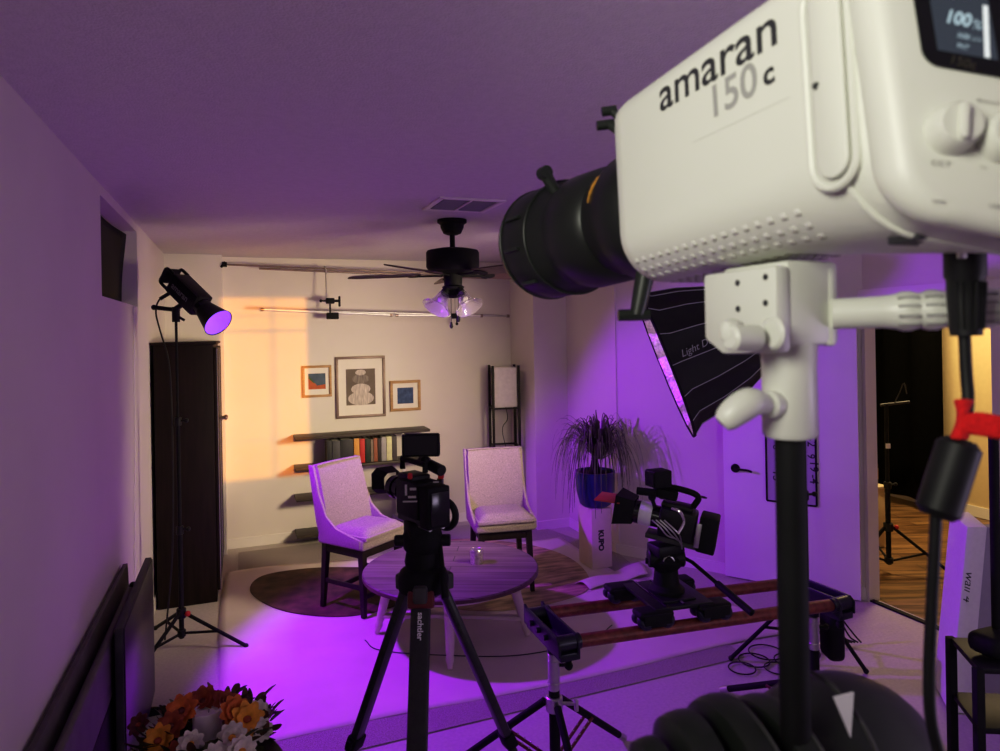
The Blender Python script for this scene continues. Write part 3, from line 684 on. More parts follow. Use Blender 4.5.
cb = MB().tube(catmull(cabp, 8), .005, 6).tube([cabp[0], cabp[1]], .011, 8).build('lamp_cable', 'black'); tag(cb, 'thin black cable hanging from the violet studio light down its stand', 'cable')

# ---- thin tube standing in for the shading edge down the left wall
pts = [onX(134, 306, XL + .012), onX(134.3, 380, XL + .008), onX(135, 450, XL + .010), onX(134.5, 520, XL + .008), onX(135, 600, XL + .008)]
o = MB().tube(catmull(pts, 6), .004, 6).build('wall_shade_line', 'trim'); tag(o, 'thin white line standing in for a shading edge on the left wall below the covered window', 'cable')
# black cover in the window niche
a = XL - .085
cv = MB().grid(lambda u, v: V((a + .03 * (u ** 3) * v + .004 * math.sin(u * 9 + v * 5), NY0 + .004 + u * (NY1 - NY0) * .97, NZ0 + .01 + v * (NZ1 - NZ0) * (.96 - .03 * u))), 14, 10).build('window_cover', 'blackm')
cv.modifiers.new('solid', 'SOLIDIFY').thickness = .003; tag(cv, 'black sheet covering the small high window in the left wall', 'window cover')

# ================================================================== WARDROBE
wq0, wq1 = Fl(157, 608), Fl(219, 604)
wy = (wq0.y + wq1.y) / 2; wx1 = wq1.x; wx0 = max(XL + .015, wq0.x)
wh = P(190, 345, (wq1 - CAM).dot(FW)).z; wdp = JLY - wy - .03
wd = thing('wardrobe', 'tall dark brown wardrobe with a small door handle against the left wall', 'wardrobe', (wx0, wy, 0)); ww = wx1 - wx0
MB().box((ww / 2, wdp / 2, wh / 2), (ww - .02, wdp, wh - .0), bev=.004).build('carcass', 'wardrobe', wd, **k)
MB().box((ww / 2, wdp / 2, wh + .011), (ww + .02, wdp + .02, .02), bev=.004).build('top_panel', 'wardrobe', wd, **k)
for i in range(2):
    d = MB().box((ww + .002, wdp * (.25 + .5 * i), wh / 2 + .03), (.02, wdp * .49, wh - .10), bev=.003).build('door', 'wardrobe', wd, **k)
    yh = wdp * (.46 if i == 0 else .54); zh = P(228, 427, (wq1 - CAM).dot(FW)).z
    MB().tube([V((ww + .01, yh, zh - .0)), V((ww + .055, yh, zh + .004))], .011, 8).sph((ww + .055, yh, zh + .004), .016, 10).build('handle', 'brownrod', d, **k)
    MB().box((ww + .014, wdp * (.01 + .5 * i), wh / 2 + .03), (.004, .012, wh - .12)).build('edge_strip', 'steel', d, **k)

# ================================================================== LOW LEFT: BOARDS, SCREEN, FLOWERS
bt0, bt1 = onX(28, 751, XL + .03), onX(127, 568, XL + .03)
y0_, y1_ = bt0.y - .35, bt1.y; zt_ = (bt0.z + bt1.z) / 2
bd = MB().prism([V((XL + .012, y0_, zt_)), V((XL + .034, y0_, zt_ + .002)), V((XL + .062, y0_, .012)), V((XL + .040, y0_, .010))], (0, y1_ - y0_, 0), bev=.003).build('leaning_board', 'board'); tag(bd, 'thin dark grey board leaning along the foot of the left wall', 'board')
pad = thing('padded_panel', 'long dark padded panel with a strap standing in front of the leaning board', 'panel', (XL + .08, y0_, 0))
q0, q1 = P(80, 751, 2.5), P(127, 606, 3.4)
zp = zt_ - .035
pm = Matrix.Translation((XL + .15, 0, 0)) @ Matrix.Rotation(R(-11), 4, 'Y')
MB().box((XL + .078, (y0_ + y1_ - .25) / 2, zp - .12), (.030, y1_ - .25 - y0_, .24), bev=.014, seg=3).build('padded_top', 'board', pad)
MB().box((XL + .080, (y0_ + y1_ - .3) / 2, (zp - .235) / 2 + .004), (.024, y1_ - .35 - y0_, zp - .25), bev=.006).build('lower_shade', 'blackm', pad)  # black slab put where the lower part only lies in shade
e = V((XL + .09, y1_ - .25, zp - .01))
MB().tube(catmull([e, e + V((.012, -.02, .02)), e + V((.018, -.05, -.03)), e + V((.015, -.03, -.09))], 5), .008, 6).sph(e + V((.0, .0, .01)), .018, 10).build('strap', 'black', pad)
TX = -.45
ta, tb_ = onX(151, 557, TX), onX(122, 628, TX); tz = (ta.z + tb_.z) / 2
tv = thing('television', 'flat black television standing on the floor beside the long padded panel', 'television', (TX, (ta.y + tb_.y) / 2, 0))
TL = ta.y - tb_.y
MB().box((-.012, 0, tz / 2 + .02), (.03, TL, tz - .04), bev=.004).build('casing', 'darkgrey', tv, **k)
MB().box((.006, 0, tz / 2 + .02), (.006, TL - .012, tz - .055), bev=.002).build('display', mat('display_glass', (.02, .018, .022), .32, var=.1), tv, **k)
for y in (-TL * .36, TL * .30):
    MB().prism([V((-.026, y - .01, .010)), V((.14, y - .01, .010)), V((.14, y - .01, .022)), V((.02, y - .01, .05)), V((-.02, y - .01, .05)), V((-.026, y - .01, .022))], (0, .02, 0), bev=.003).build('foot', 'blackm', tv, **k)
tcn = Fl(180, 782, .60); TRd = (Fl(278, 738, .60) - tcn).length
TRd = .285
sd = thing('side_table', 'small dark round side table carrying the autumn flowers', 'table', (tcn.x, tcn.y, 0))
MB().lathe([(0, .60), (TRd - .006, .60), (TRd, .594), (TRd, .576), (TRd - .006, .57), (0, .57)], (0, 0, 0), seg=56).build('tabletop', mat('dark_top', (.055, .038, .040), .55, var=.25, scale=12), sd, **k)
MB().lathe([(0, 0), (.16, 0), (.16, .02), (.03, .05), (.025, .57), (0, .57)], (0, 0, 0), seg=28).build('pedestal', 'darkwood', sd, **k)
cq = Fl(209, 742, .60)
can = thing('candle', 'white pillar candle in the middle of the flower wreath', 'candle', (cq.x, cq.y, .602))
MB().lathe([(0, 0), (.044, 0), (.046, .004), (.046, .098), (.043, .102), (.036, .094), (0, .090)], (0, 0, 0), seg=32).build('wax', mat('candle_wax', (.70, .64, .60), .5, var=.03), can, **k)
MB().cyl((0, 0, .088), (.002, 0, .10), .0015, seg=6).build('wick', 'ink', can, **k)
wr = thing('flower_wreath', 'wreath of orange, yellow and white flowers around the candle', 'flower wreath', (cq.x, cq.y, .602))
pm_ = {n: mat('petal_' + n, c, .7, var=.25, scale=40) for n, c in dict(orange=(.62, .14, .025), yellow=(.78, .33, .03), white=(.68, .62, .50), rust=(.32, .055, .02), burgundy=(.12, .02, .02)).items()}
m_leafd = mat('wreath_leaf', (.07, .075, .025), .7, var=.5, scale=20); m_leafb = mat('wreath_leaf_brown', (.11, .05, .02), .7, var=.4, scale=20)
def petal(b_, o, d, n, L, w, lift):
    b = bmesh.new(); sdv = n.cross(d).normalized(); rows = []
    for j in range(6):
        s_ = j / 5; ww = w * (math.sin(math.pi * (.10 + .84 * s_)) ** .8) ; c = o + d * L * s_ + n * (lift * s_ - lift * .9 * s_ * s_)
        rows.append((b.verts.new(c - sdv * ww + n * .15 * ww), b.verts.new(c), b.verts.new(c + sdv * ww + n * .15 * ww)))
    for p, q in zip(rows, rows[1:]):
        for i in range(2): b.faces.new((p[i], p[i + 1], q[i + 1], q[i]))
    b_._merge(b)
def flower(o, n, r, col, np_=9, layers=2, cen='rust'):
    n = V(n).normalized(); t1 = n.orthogonal().normalized(); mb = MB()
    for l in range(layers):
        for i in range(np_):
            a = 2 * math.pi * (i + .5 * l) / np_; d = (t1 * math.cos(a) + n.cross(t1) * math.sin(a) + n * (.25 + .5 * l)).normalized()
            petal(mb, o, d, n, r * (1 - .22 * l), r * .33, r * .3)
    f = mb.build('flower', pm_[col], wr)
    MB().sph(o + n * r * .18, r * .26, 10, sc=(1, 1, .7)).build('flower_centre', pm_[cen], f)
rw = random.Random(11)
def wp(px, py, z): return Fl(px, py, z)
CV = (CAM - V((cq.x, cq.y, .6))).normalized()
for (px, py, z, r, c, np_, ly, cen) in ((246, 720, .68, .055, 'yellow', 8, 2, 'rust'), (233, 712, .70, .05, 'orange', 9, 2, 'rust'), (183, 712, .70, .055, 'orange', 8, 2, 'burgundy'), (160, 741, .66, .05, 'yellow', 8, 2, 'rust'), (257, 714, .67, .042, 'white', 10, 2, 'white'), (261, 730, .65, .036, 'white', 10, 2, 'white'), (232, 738, .67, .045, 'white', 10, 2, 'yellow'), (191, 744, .67, .04, 'white', 9, 2, 'yellow'), (241, 752, .66, .045, 'white', 10, 2, 'yellow'), (215, 757, .66, .04, 'white', 9, 2, 'yellow'), (204, 702, .70, .05, 'rust', 9, 3, 'burgundy'), (172, 726, .68, .045, 'rust', 9, 2, 'burgundy'), (140, 725, .66, .036, 'burgundy', 8, 2, 'rust'), (178, 756, .64, .045, 'rust', 9, 2, 'burgundy'), (225, 704, .69, .045, 'rust', 9, 3, 'burgundy')):
    o_ = wp(px, py, z); out = V((o_.x - cq.x, o_.y - cq.y, 0)); out = out.normalized() if out.length > .01 else V((0, 0, 0))
    flower(o_, CV * .8 + out * .35 + V((rw.uniform(-.2, .2), rw.uniform(-.2, .2), .3)), r, c, np_, ly, cen)
for name, mm, cnt in (('leaves', m_leafd, 170), ('leaves', m_leafb, 130)):
    lb = MB()
    for i in range(cnt):
        a = rw.uniform(0, 2 * math.pi); rr = rw.uniform(.075, .185); o_ = V((cq.x + rr * math.cos(a), cq.y + rr * math.sin(a), .605 + rw.uniform(.0, .06)))
        d = V((math.cos(a + rw.uniform(-1, 1)), math.sin(a + rw.uniform(-1, 1)), rw.uniform(-.1, .9))).normalized(); n = d.orthogonal().normalized()
        petal(lb, o_, d, n, rw.uniform(.035, .065), rw.uniform(.011, .019), .01)
    lb.build(name, mm, wr)
tw = MB()
for rr in (.10, .13, .16): tw.ring((cq.x, cq.y, .615), (0, 0, 1), rr, .012, 30, 6)
tw.build('twig_ring', 'darkwood', wr)
for px in (190, 198, 203, 214, 226):
    pass

# ================================================================== CENTRE TRIPOD AND CAMERA
dT = 2.1
hc = P(423, 560, dT); tx, ty = hc.x, hc.y
trp = thing('tripod', 'black video tripod with broad flat legs in front of the round table', 'tripod', (tx, ty, 0))
apz = P(431, 578, dT).z
def flatleg(dr, spread, w, th, name='leg', twin=False):
    n = ZZ.cross(dr).normalized(); p0 = V((0, 0, apz)) + dr * .045; p1 = dr * spread + V((0, 0, .02))
    ax = (p1 - p0); L = ax.length; axn = ax.normalized(); nn = axn.cross(n).normalized()
    mb = MB()
    mb.box((0, 0, L * .27), (w, th, L * .54), bev=th * .35).box((0, 0, L * .72), (w * .78, th * .8, L * .5), bev=th * .3)
    mx = frame(p0, n, nn, axn)
    lg = mb.build(name, mat('carbon_leg', (.018, .018, .020), .38, var=.3, scale=60), trp, world=False, mx=mx)
    MB().box((0, 0, L * .53), (w * 1.18, th * 1.3, .05), bev=.006).box((w * .62, 0, L * .53), (.02, .02, .035), bev=.004).build('leg_lock', 'blackm', lg, world=False, mx=mx)
    MB().sph((0, 0, L), .022, 10).build('foot', 'black', lg, world=False, mx=mx)
    return mx, L
spd = .50
toC = V((-tx, -ty, 0)).normalized()
base_a = w2(toC) - R(7)
MXs = []
for i in range(3):
    a = base_a + R(120) * i; d = V((math.cos(a), math.sin(a), 0)); MXs.append(flatleg(d, spd, .058 if i == 0 else .046, .030))
MB().lathe([(0, -.045), (.055, -.045), (.075, -.03), (.078, 0), (.070, .025), (.05, .04), (0, .04)], (0, 0, apz), seg=28).build('bowl', 'blackm', trp, **k)
for i in range(3):
    a = base_a + R(120) * i; d = V((math.cos(a), math.sin(a), 0))
    MB().box(d * .075 + V((0, 0, apz - .02)), (.04, .042, .05), rot=(0, 0, a), bev=.008).build('shoulder', 'darkgrey', trp, **k)
pf_ = mat('maroon_plastic', (.12, .012, .014), .5, var=.2)
m0, L0 = MXs[0]
MB().box((0, 0, .045), (.078, .042, .05), bev=.008).build('leg_clamp', pf_, trp, world=False, mx=m0)
# lettering down the front leg (normal that faces the camera)
nz = m0.to_3x3() @ V((0, 1, 0)); sg = 1 if nz.dot(toC) > 0 else -1
Wt = MW[trp.name]; m0w = Wt @ m0
ups = m0w.to_3x3() @ V((1, 0, 0)); ups = ups if ups.dot(RT) > 0 else -ups
off = .0165 * sg
text('sachtler', m0w @ V((0, off, .080)) - ups * .006, m0w @ V((0, off, .155)) - ups * .006, ups, 'foam', trp, 'lettering', bold=.025)
zh0 = apz + .035
MB().lathe([(0, 0), (.052, 0), (.056, .02), (.050, .05), (.058, .06), (.060, .10), (.05, .12), (0, .12)], (0, 0, zh0), seg=28).box((0, 0, zh0 + .12), (.10, .09, .05), bev=.01).build('fluid_head', 'blackm', trp, **k)
for s in (-1, 1): MB().cyl(RT * s * .05 + V((0, 0, zh0 + .08)), RT * s * .085 + V((0, 0, zh0 + .08)), .018, seg=14, bev=.003).build('knob', 'black', trp, **k)
hp0 = RT * .05 + V((0, 0, zh0 + .09)); hp1 = RT * .075 - FW * .10 + V((0, 0, zh0 - .06))
ph = MB().tube([hp0, hp1], .008, 8).tube([hp0.lerp(hp1, .55), hp1], .011, 10).build('pan_handle', 'blackm', trp, **k)

# video camera on the tripod, pointing away to the left
xC = (-RT * .62 + FW * .785).normalized(); zC = ZZ; yC = zC.cross(xC)
def cz(py): return P(431, py, dT).z
cpos = V((tx, ty, zh0 + .138)) - RT * .012
SC1 = .74
v1 = thing('video_camera', 'black video camera with top monitor on the tripod in front of the table', 'camera', cpos, mx=frame(cpos, xC, yC, zC) @ Matrix.Scale(SC1, 4))
b0 = 0.0
MB().box((.0, 0, .012), (.20, .08, .024), bev=.004).build('base_plate', 'darkgrey', v1, **k)
MB().box((.0, 0, .10), (.17, .115, .15), bev=.012).box((.03, .0, .18), (.12, .09, .03), bev=.008).build('body', 'black', v1, **k)
bt = MB().box((-.125, .0, .085), (.07, .105, .165), bev=.008).build('battery', 'blackm', v1, **k)
MB().box((-.165, 0, .085), (.012, .085, .13), bev=.003).build('battery_face', 'blackg', bt, **k)
MB().cyl((.08, 0, .115), (.20, 0, .115), .045, seg=28, bev=.004).cyl((.10, 0, .115), (.12, 0, .115), .050, seg=28).cyl((.15, 0, .115), (.175, 0, .115), .050, seg=28).build('lens', 'blackg', v1, **k)
sq = lambda x, w, h: [V((x, a * w, .13 + b * h)) for a, b in ((-1, -.6), (-.6, -1), (.6, -1), (1, -.6), (1, .6), (.6, 1), (-.6, 1), (-1, .6))]
MB().loft([sq(.20, .045, .042), sq(.22, .050, .046), sq(.28, .064, .056), sq(.282, .058, .05), sq(.24, .05, .045)], False).build('matte_box', 'blackm', v1, **k)
MB().tube([V((-.06, .0, .21)), V((-.06, 0, .24)), V((.12, 0, .245)), V((.12, 0, .20))], .012, 10).build('top_handle', 'blackm', v1, **k)
MB().cyl((-.10, -.055, .215), (.06, -.055, .235), .023, seg=16, bev=.004).build('microphone', 'black', v1, **k)
for yy in (-.03, .03): MB().cyl((-.14, yy, .0), (.15, yy, .0), .0075, seg=10).build('support_rod', 'steel', v1, **k)
# monitor facing the viewer
mx_ = frame(P(421, 445, dT), RT, ZZ, -FW)
mn = MB().box((0, 0, 0), (.115, .070, .024), bev=.006)
mo = mn.build('monitor', 'blackm', v1, mx=mx_)
MB().box((0, .001, .0125), (.10, .058, .002)).build('monitor_face', 'blackg', mo, mx=mx_)
MB().tube([P(425, 455, dT), P(425, 466, dT)], .008, 8).sph(P(425, 461, dT), .016, 10).build('monitor_arm', 'blackm', v1)
gr = MB().ring(P(445, 514, dT - .02), (RT * .55 + FW * .83), .040, .011, 24, 8)
gr.build('hand_grip', 'black', v1)
MB().box(P(440, 490, dT), (.02, .05, .07), rot=(0, 0, -YAW), bev=.006).build('side_module', 'black', v1)
MB().box(P(441, 475, dT - .01), (.018, .02, .022), rot=(0, 0, -YAW), bev=.004).box(P(410, 476, dT - .06), (.014, .014, .018), rot=(0, 0, -YAW), bev=.004).build('red_button', 'red', v1)
wires = MB()
for i in range(4):
    wires.tube(catmull([P(424 + i * 2, 486, dT - .06), P(430 + i * 3, 494 + i * 2, dT - .07), P(436 + i, 502, dT - .05), P(434, 512 + i * 4, dT - .04)], 5), .003, 6)
wires.build('red_wires', mat('red_wire', (.12, .01, .015), .5, var=.1), v1)
pt = MB()
for px, py, w_, h_ in ((413, 489, .018, .007), (412, 497, .022, .006), (406, 490, .006, .03), (410, 501.5, .04, .004), (436, 482, .016, .004)): pt.box(P(px, py, dT - .165), (w_, .002, h_), rot=(0, 0, -YAW))
pt.build('grey_markings', 'steel', v1)
MB().tube(catmull([P(433, 515, dT - .05), P(432, 522, dT - .06), P(435, 528, dT - .06)], 5), .009, 8).build('silver_lever', 'chrome', v1)

# ================================================================== SLIDER WITH DOLLY
ZSL = .655
RA, RB_ = V((1.165, 2.69, ZSL)), V((2.38, 2.555, ZSL)); FA, FB_ = V((1.16, 2.40, ZSL)), V((2.40, 2.28, ZSL))
sld = thing('camera_slider', 'two long red-brown pipes forming a camera track between two stands', 'camera slider', (1.14, 2.54, ZSL - .03))
for a, b in ((RA, RB_), (FA, FB_)):
    MB().cyl(a, b, .0255, seg=20).build('rail', 'redpipe', sld)
for a, b, s in ((RA, FA, -1), (RB_, FB_, 1)):
    ax = (b - a).normalized(); nx = ax.cross(ZZ).normalized(); nx = nx if nx.x * s > 0 else -nx
    mb = MB()
    mb.box((a + b) / 2 - ZZ * .045 + nx * .005, (.085, (a - b).length + .06, .03), rot=(0, 0, w2(ax) - math.pi / 2), bev=.005)
    for o_ in (-.035, .045):
        c_ = (a + b) / 2 + nx * o_
        hx = ax * ((a - b).length / 2 + .034)
        mb.prism([c_ - hx - ZZ * .04, c_ + hx - ZZ * .04, c_ + hx * 1.0 + ZZ * .012, c_ + hx * .86 + ZZ * .032, c_ - hx * .86 + ZZ * .032, c_ - hx + ZZ * .04], nx * .012, bev=.003)
    for p in (a, b): mb.cyl(p - nx * .05, p + nx * .052, .030, seg=18, bev=.004)
    for t_ in (.25, .5, .75): mb.cyl(a.lerp(b, t_) + nx * .055, a.lerp(b, t_) + nx * .075, .012, seg=10)
    mb.cyl((a + b) / 2 - ZZ * .10, (a + b) / 2 - ZZ * .04, .026, seg=16)
    bk = mb.build('end_bracket', mat('bracket_metal', (.018, .018, .03), .35, .3, var=.2), sld)
    MB().cyl(b - ZZ * .03, b - ZZ * .085, .012, seg=10).sph(b - ZZ * .09, .017, 10).build('bolt_knob', 'blackm', bk)
mL = (RA + FA) / 2; mR = (RB_ + FB_) / 2
def heavy_stand(label, m, hub, spread, az, braces=True, fz=.016):
    t = thing('combo_stand', label, 'stand', (m.x, m.y, 0)); h_ = m.z - .102
    MB().cyl((0, 0, .10), (0, 0, h_ - .12), .022, seg=18).build('pole', 'blackm', t, **k)
    MB().cyl((0, 0, h_ - .15), (0, 0, h_), .0235, seg=18, bev=.003).ring((0, 0, h_ - .03), (0, 0, 1), .0235, .003, 20, 6).ring((0, 0, h_ - .12), (0, 0, 1), .0235, .003, 20, 6).build('spigot', 'steel', t, **k)
    MB().cyl((0, 0, h_ - .05), (.05, -.02, h_ - .05), .007, seg=8).sph((.052, -.02, h_ - .05), .013, 8).build('knob', 'blackm', t, **k)
    MB().cyl((0, 0, hub - .035), (0, 0, hub + .025), .034, seg=20, bev=.004).build('hub', 'steel', t, **k)
    MB().cyl((0, 0, hub - .005), (.075, -.035, hub - .005), .007, seg=8).box((.08, -.037, hub - .01), (.014, .02, .05), bev=.004).build('wing_knob', 'steel', t, **k)
    MB().cyl((0, 0, .09), (0, 0, .14), .030, seg=18, bev=.003).build('collar', 'steel', t, **k)
    for a in az:
        d = V((math.cos(a), math.sin(a), 0)); n = ZZ.cross(d); p0, p1 = d * .04 + V((0, 0, hub)), d * spread + V((0, 0, fz))
        lg = MB().tube([p0, p1], .015, 12).build('leg', 'blackm', t, **k)
        MB().tube([p1 + (p0 - p1).normalized() * .05, p1], .0165, 12).build('foot', 'steel', lg, **k)
        pm = p0.lerp(p1, .42)
        mb = MB()
        for s in (-1, 1): mb.tube([d * .03 + n * .018 * s + V((0, 0, .115)), pm + n * .018 * s], .007, 6)
        br = mb.build('brace', pf_, t, **k)
        rv = MB()
        for q in range(6): rv.sph((d * .03 + V((0, 0, .115))).lerp(pm, .12 + .15 * q) + n * .018 + ZZ * .006 - d * .004, .0045, 6); rv.sph((d * .03 + V((0, 0, .115))).lerp(pm, .12 + .15 * q) - n * .018 + ZZ * .006 - d * .004, .0045, 6)
        rv.build('rivets', 'chrome', br, **k)
    return t
fR = Fl(619, 745); aR = w2(V((fR.x - mL.x, fR.y - mL.y, 0))); fL = Fl(473, 751); aL = w2(V((fL.x - mL.x, fL.y - mL.y, 0)))
heavy_stand('black stand with chrome hub carrying the near left end of the red pipes', mL, P(551, 702, (mL - CAM).dot(FW)).z, .46, [aR, aR + R(120), aR - R(120)])
fT = Fl(722, 693); aT = w2(V((fT.x - mR.x, fT.y - mR.y, 0)))
heavy_stand('black stand carrying the right end of the red pipes, behind the big light pole', mR, .25, .50, [aT, aT + R(120), aT - R(120)])

# dolly
dcx = V((1.66, 2.48, 0)); dax = (FB_ - FA).normalized(); day = ZZ.cross(dax); dz = ZSL + .026
def on_rail(a, b, x): t_ = (x - a.x) / (b.x - a.x); return a.lerp(b, t_)
dol = thing('camera_dolly', 'black wheeled dolly plate riding on the red pipes', 'dolly', (1.66, 2.48, dz), rotz=w2(dax))
xs_ = (on_rail(FA, FB_, 1.66), on_rail(RA, RB_, 1.66))
MB().box((0, 0, .058), (.26, .30, .016), bev=.004).box((0, 0, .069), (.15, .22, .008), bev=.003).build('deck_plate', 'black', dol, **k)
for xx in (-.075, .0): MB().box((xx, 0, .068), (.012, .28, .006)).build('guide_slot', 'blackg', dol, **k)
wm = mat('wheel_blue_black', (.010, .010, .03), .4, var=.2)
for (x_, a, b) in ((-.13, RA, RB_), (-.13, FA, FB_), (.13, RA, RB_), (.13, FA, FB_)):
    rp = L_(dol).inverted() @ on_rail(a, b, 1.66 + x_)
    rp = V((x_, rp.y, rp.z))
    tr = MB().box(rp + V((0, 0, .072)), (.15, .085, .030), bev=.014, seg=3).box(rp + V((0, .045, .055)), (.12, .010, .05), bev=.004).box(rp + V((0, -.045, .055)), (.12, .010, .05), bev=.004).build('truck', 'blackm', dol, **k)
    for wx in (-.045, .045):
        for s in (-1, 1):
            c_ = rp + V((wx, s * .024, .050)); ax = V((0, 1, s * .7)).normalized()
            MB().lathe([(0, -.016), (.026, -.016), (.033, -.009), (.035, 0), (.033, .009), (.026, .016), (0, .016)], c_, ax, 22).build('wheel', wm, tr, **k)
# fluid head on the dolly
hb_ = V((1.66, 2.48, dz + .074)); dH = (hb_ - CAM).dot(FW)
hd = thing('fluid_head', 'black fluid head with pan handle standing on the dolly plate', 'tripod head', hb_)
zcam = P(668, 541, dH).z - hb_.z
MB().lathe([(0, 0), (.075, 0), (.075, .012), (.055, .03), (.048, .09), (.062, .105), (.066, .13), (.055, .145), (0, .145)], (0, 0, 0), seg=28).build('bowl', 'blackm', hd, **k)
MB().lathe([(0, .145), (.05, .145), (.056, .16), (.052, zcam - .07), (.05, zcam - .06), (0, zcam - .06)], (0, 0, 0), seg=26).box((0, 0, zcam - .03), (.13, .10, .05), bev=.012).cyl(RT * -.075 + V((0, 0, zcam - .07)), RT * .075 + V((0, 0, zcam - .07)), .038, seg=22, bev=.004).build('tilt_body', 'black', hd, **k)
MB().ring(V((0, 0, zcam - .07)) - FW * .052, FW, .022, .003, 20, 6).build('emblem_ring', 'steel', hd, **k)
h0, h1 = P(692, 562, dH - .03) - hb_, P(752, 613, dH - .32) - hb_
hh_ = MB().tube([V((.05, 0, zcam - .06)), h0, h1], .008, 8).build('pan_handle', 'blackm', hd, **k)
MB().tube([h0.lerp(h1, .45), h1], .014, 10).build('grip', 'blackm', hh_, **k)
for a in (0, 1.3, 2.6): MB().cyl(V((math.cos(a) * .05, math.sin(a) * .05, .12)), V((math.cos(a) * .085, math.sin(a) * .085, .12)), .013, seg=10, bev=.002).build('knob', 'black', hd, **k)
# camera on the dolly
xC2 = (-RT * .91 + FW * .36 + ZZ * .17).normalized(); up2 = ZZ.copy().normalized(); yC2 = up2.cross(xC2).normalized(); up2 = xC2.cross(yC2).normalized()
cp2 = hb_ + V((0, 0, zcam - .003)) + RT * .028
v2 = thing('video_camera', 'black video camera with white lens barrel on the dolly between the red pipes', 'camera', cp2, mx=frame(cp2, xC2, yC2, up2))
MB().box((0, 0, .012), (.22, .085, .022), bev=.004).build('base_plate', 'darkgrey', v2, **k)
MB().box((-.01, 0, .085), (.15, .12, .125), bev=.014).box((.0, 0, .155), (.13, .08, .025), bev=.008).build('body', 'black', v2, **k)
b2 = MB().box((-.135, 0, .075), (.075, .11, .15), bev=.008).build('battery', 'blackm', v2, **k)
MB().box((-.10, .062, .07), (.02, .008, .10), bev=.002).build('battery_strip', 'steel', b2, **k)
MB().cyl((.065, 0, .09), (.10, 0, .09), .046, seg=28).cyl((.15, 0, .09), (.175, 0, .09), .05, seg=28).build('lens', 'blackg', v2, **k)
MB().lathe([(.046, 0), (.050, .004), (.050, .05), (.047, .055)], (.097, 0, .09), (1, 0, 0), 30).build('lens_barrel', 'foam', v2, **k)
sq2 = lambda x, w, h: [V((x, a * w, .095 + b * h)) for a, b in ((-1, -1), (1, -1), (1, 1), (-1, 1))]
MB().loft([sq2(.172, .05, .05), sq2(.19, .058, .052), sq2(.25, .078, .062), sq2(.251, .072, .056), sq2(.20, .05, .045)], False).build('matte_box', 'blackm', v2, **k)
MB().box((.285, 0, .120), (.11, .15, .006), rot=(0, R(6), 0), bev=.002).build('red_flag', mat('red_flag', (.42, .05, .03), .6, var=.1), v2, **k)
MB().tube(catmull([V((-.06, 0, .165)), V((-.075, 0, .21)), V((-.03, 0, .225)), V((.06, 0, .22)), V((.075, 0, .17))], 5), .013, 10).cyl((-.09, .0, .215), (-.09, 0, .216), .02).build('top_handle', 'blackm', v2, **k)
MB().box((.05, .03, .20), (.09, .035, .04), bev=.008).cyl((.09, .05, .20), (.17, .05, .19), .016, seg=14).build('microphone', 'blackm', v2, **k)
mpos = P(656, 478, dH - .02)
mo2 = MB().box((0, 0, 0), (.085, .07, .075), bev=.006).build('monitor', 'blackm', v2, mx=frame(mpos + RT * .01, (RT * .93 + FW * .36), ZZ, (-FW * .93 + RT * .36)))
MB().box((-.044, 0, 0), (.004, .06, .062)).build('monitor_face', 'purple_in' if False else 'blackg', mo2, mx=frame(mpos + RT * .01, (RT * .93 + FW * .36), ZZ, (-FW * .93 + RT * .36)))
MB().tube([P(656, 487, dH), P(652, 498, dH), P(655, 508, dH)], .009, 8).sph(P(652, 497, dH), .017, 10).build('monitor_arm', 'blackm', v2)
MB().tube(catmull([P(672, 508, dH - .06), P(680, 512, dH - .08), P(684, 522, dH - .08), P(678, 534, dH - .09)], 5), .007, 8).build('silver_lever', 'chrome', v2)
w_ = MB()
for i in range(4): w_.tube(catmull([P(652 + i * 4, 520, dH - .07), P(660 + i * 5, 527 + i, dH - .09), P(668 + i * 4, 536, dH - .08), P(682, 540 + i * 3, dH - .06)], 5), .003, 6)
w_.build('cables', 'steel', v2)

# ================================================================== SOFTBOX AND ITS STAND
sfs = Fl(800, 655); dSf = 3.72; sp_ = P(801, 320, dSf)
st2 = light_stand('light_stand', 'black light stand carrying the black octagonal softbox', (sp_.x, sp_.y, 0), sp_.z - .05, .42, .46, [], r=.016, sections=2)
for (px, py) in ((731, 661), (866, 674), (800, 640)):
    f_ = Fl(px, py); d = V((f_.x - sp_.x, f_.y - sp_.y, 0)); p1 = d + V((0, 0, .016)); d = d.normalized(); p0 = d * .03 + V((0, 0, .42))
    lg = MB().tube([p0, p1], .011, 10).build('leg', 'blackm', st2, **k); MB().sph(p1, .015, 8).build('foot', 'black', lg, **k)
    MB().tube([d * .025 + V((0, 0, .21)), p0.lerp(p1, .52)], .008, 8).build('brace', 'blackm', st2, **k)
MB().cyl((0, 0, .19), (0, 0, .23), .028, seg=16).build('collar', 'black', st2, **k)
bg = thing('sandbag', 'black weight bag hanging on the softbox stand behind the light pole', 'sandbag', (sp_.x - FW.x * .10, sp_.y - FW.y * .10, .28))
bgm = MB()
for s in (-1, 1): bgm.box(RT * s * .075 - FW * .03 + V((0, 0, -.03)), (.09, .13, .24), rot=(0, 0, -YAW), bev=.03, seg=3)
bgm.build('bag', 'blackm', bg, **k)
MB().tube(catmull([RT * -.07 + V((0, 0, .07)), RT * -.03 + FW * .09 + V((0, 0, .13)), RT * .03 + FW * .09 + V((0, 0, .13)), RT * .07 + V((0, 0, .07))], 5), .010, 8).build('strap', 'black', bg, **k)
cbm = MB()
for i in range(6):
    cx_ = Fl(742 + i * 12, 668 - (i % 3) * 8, .012)
    cbm.ring(cx_, (0, 0, 1), .07 + .012 * (i % 3), .004, 24, 6)
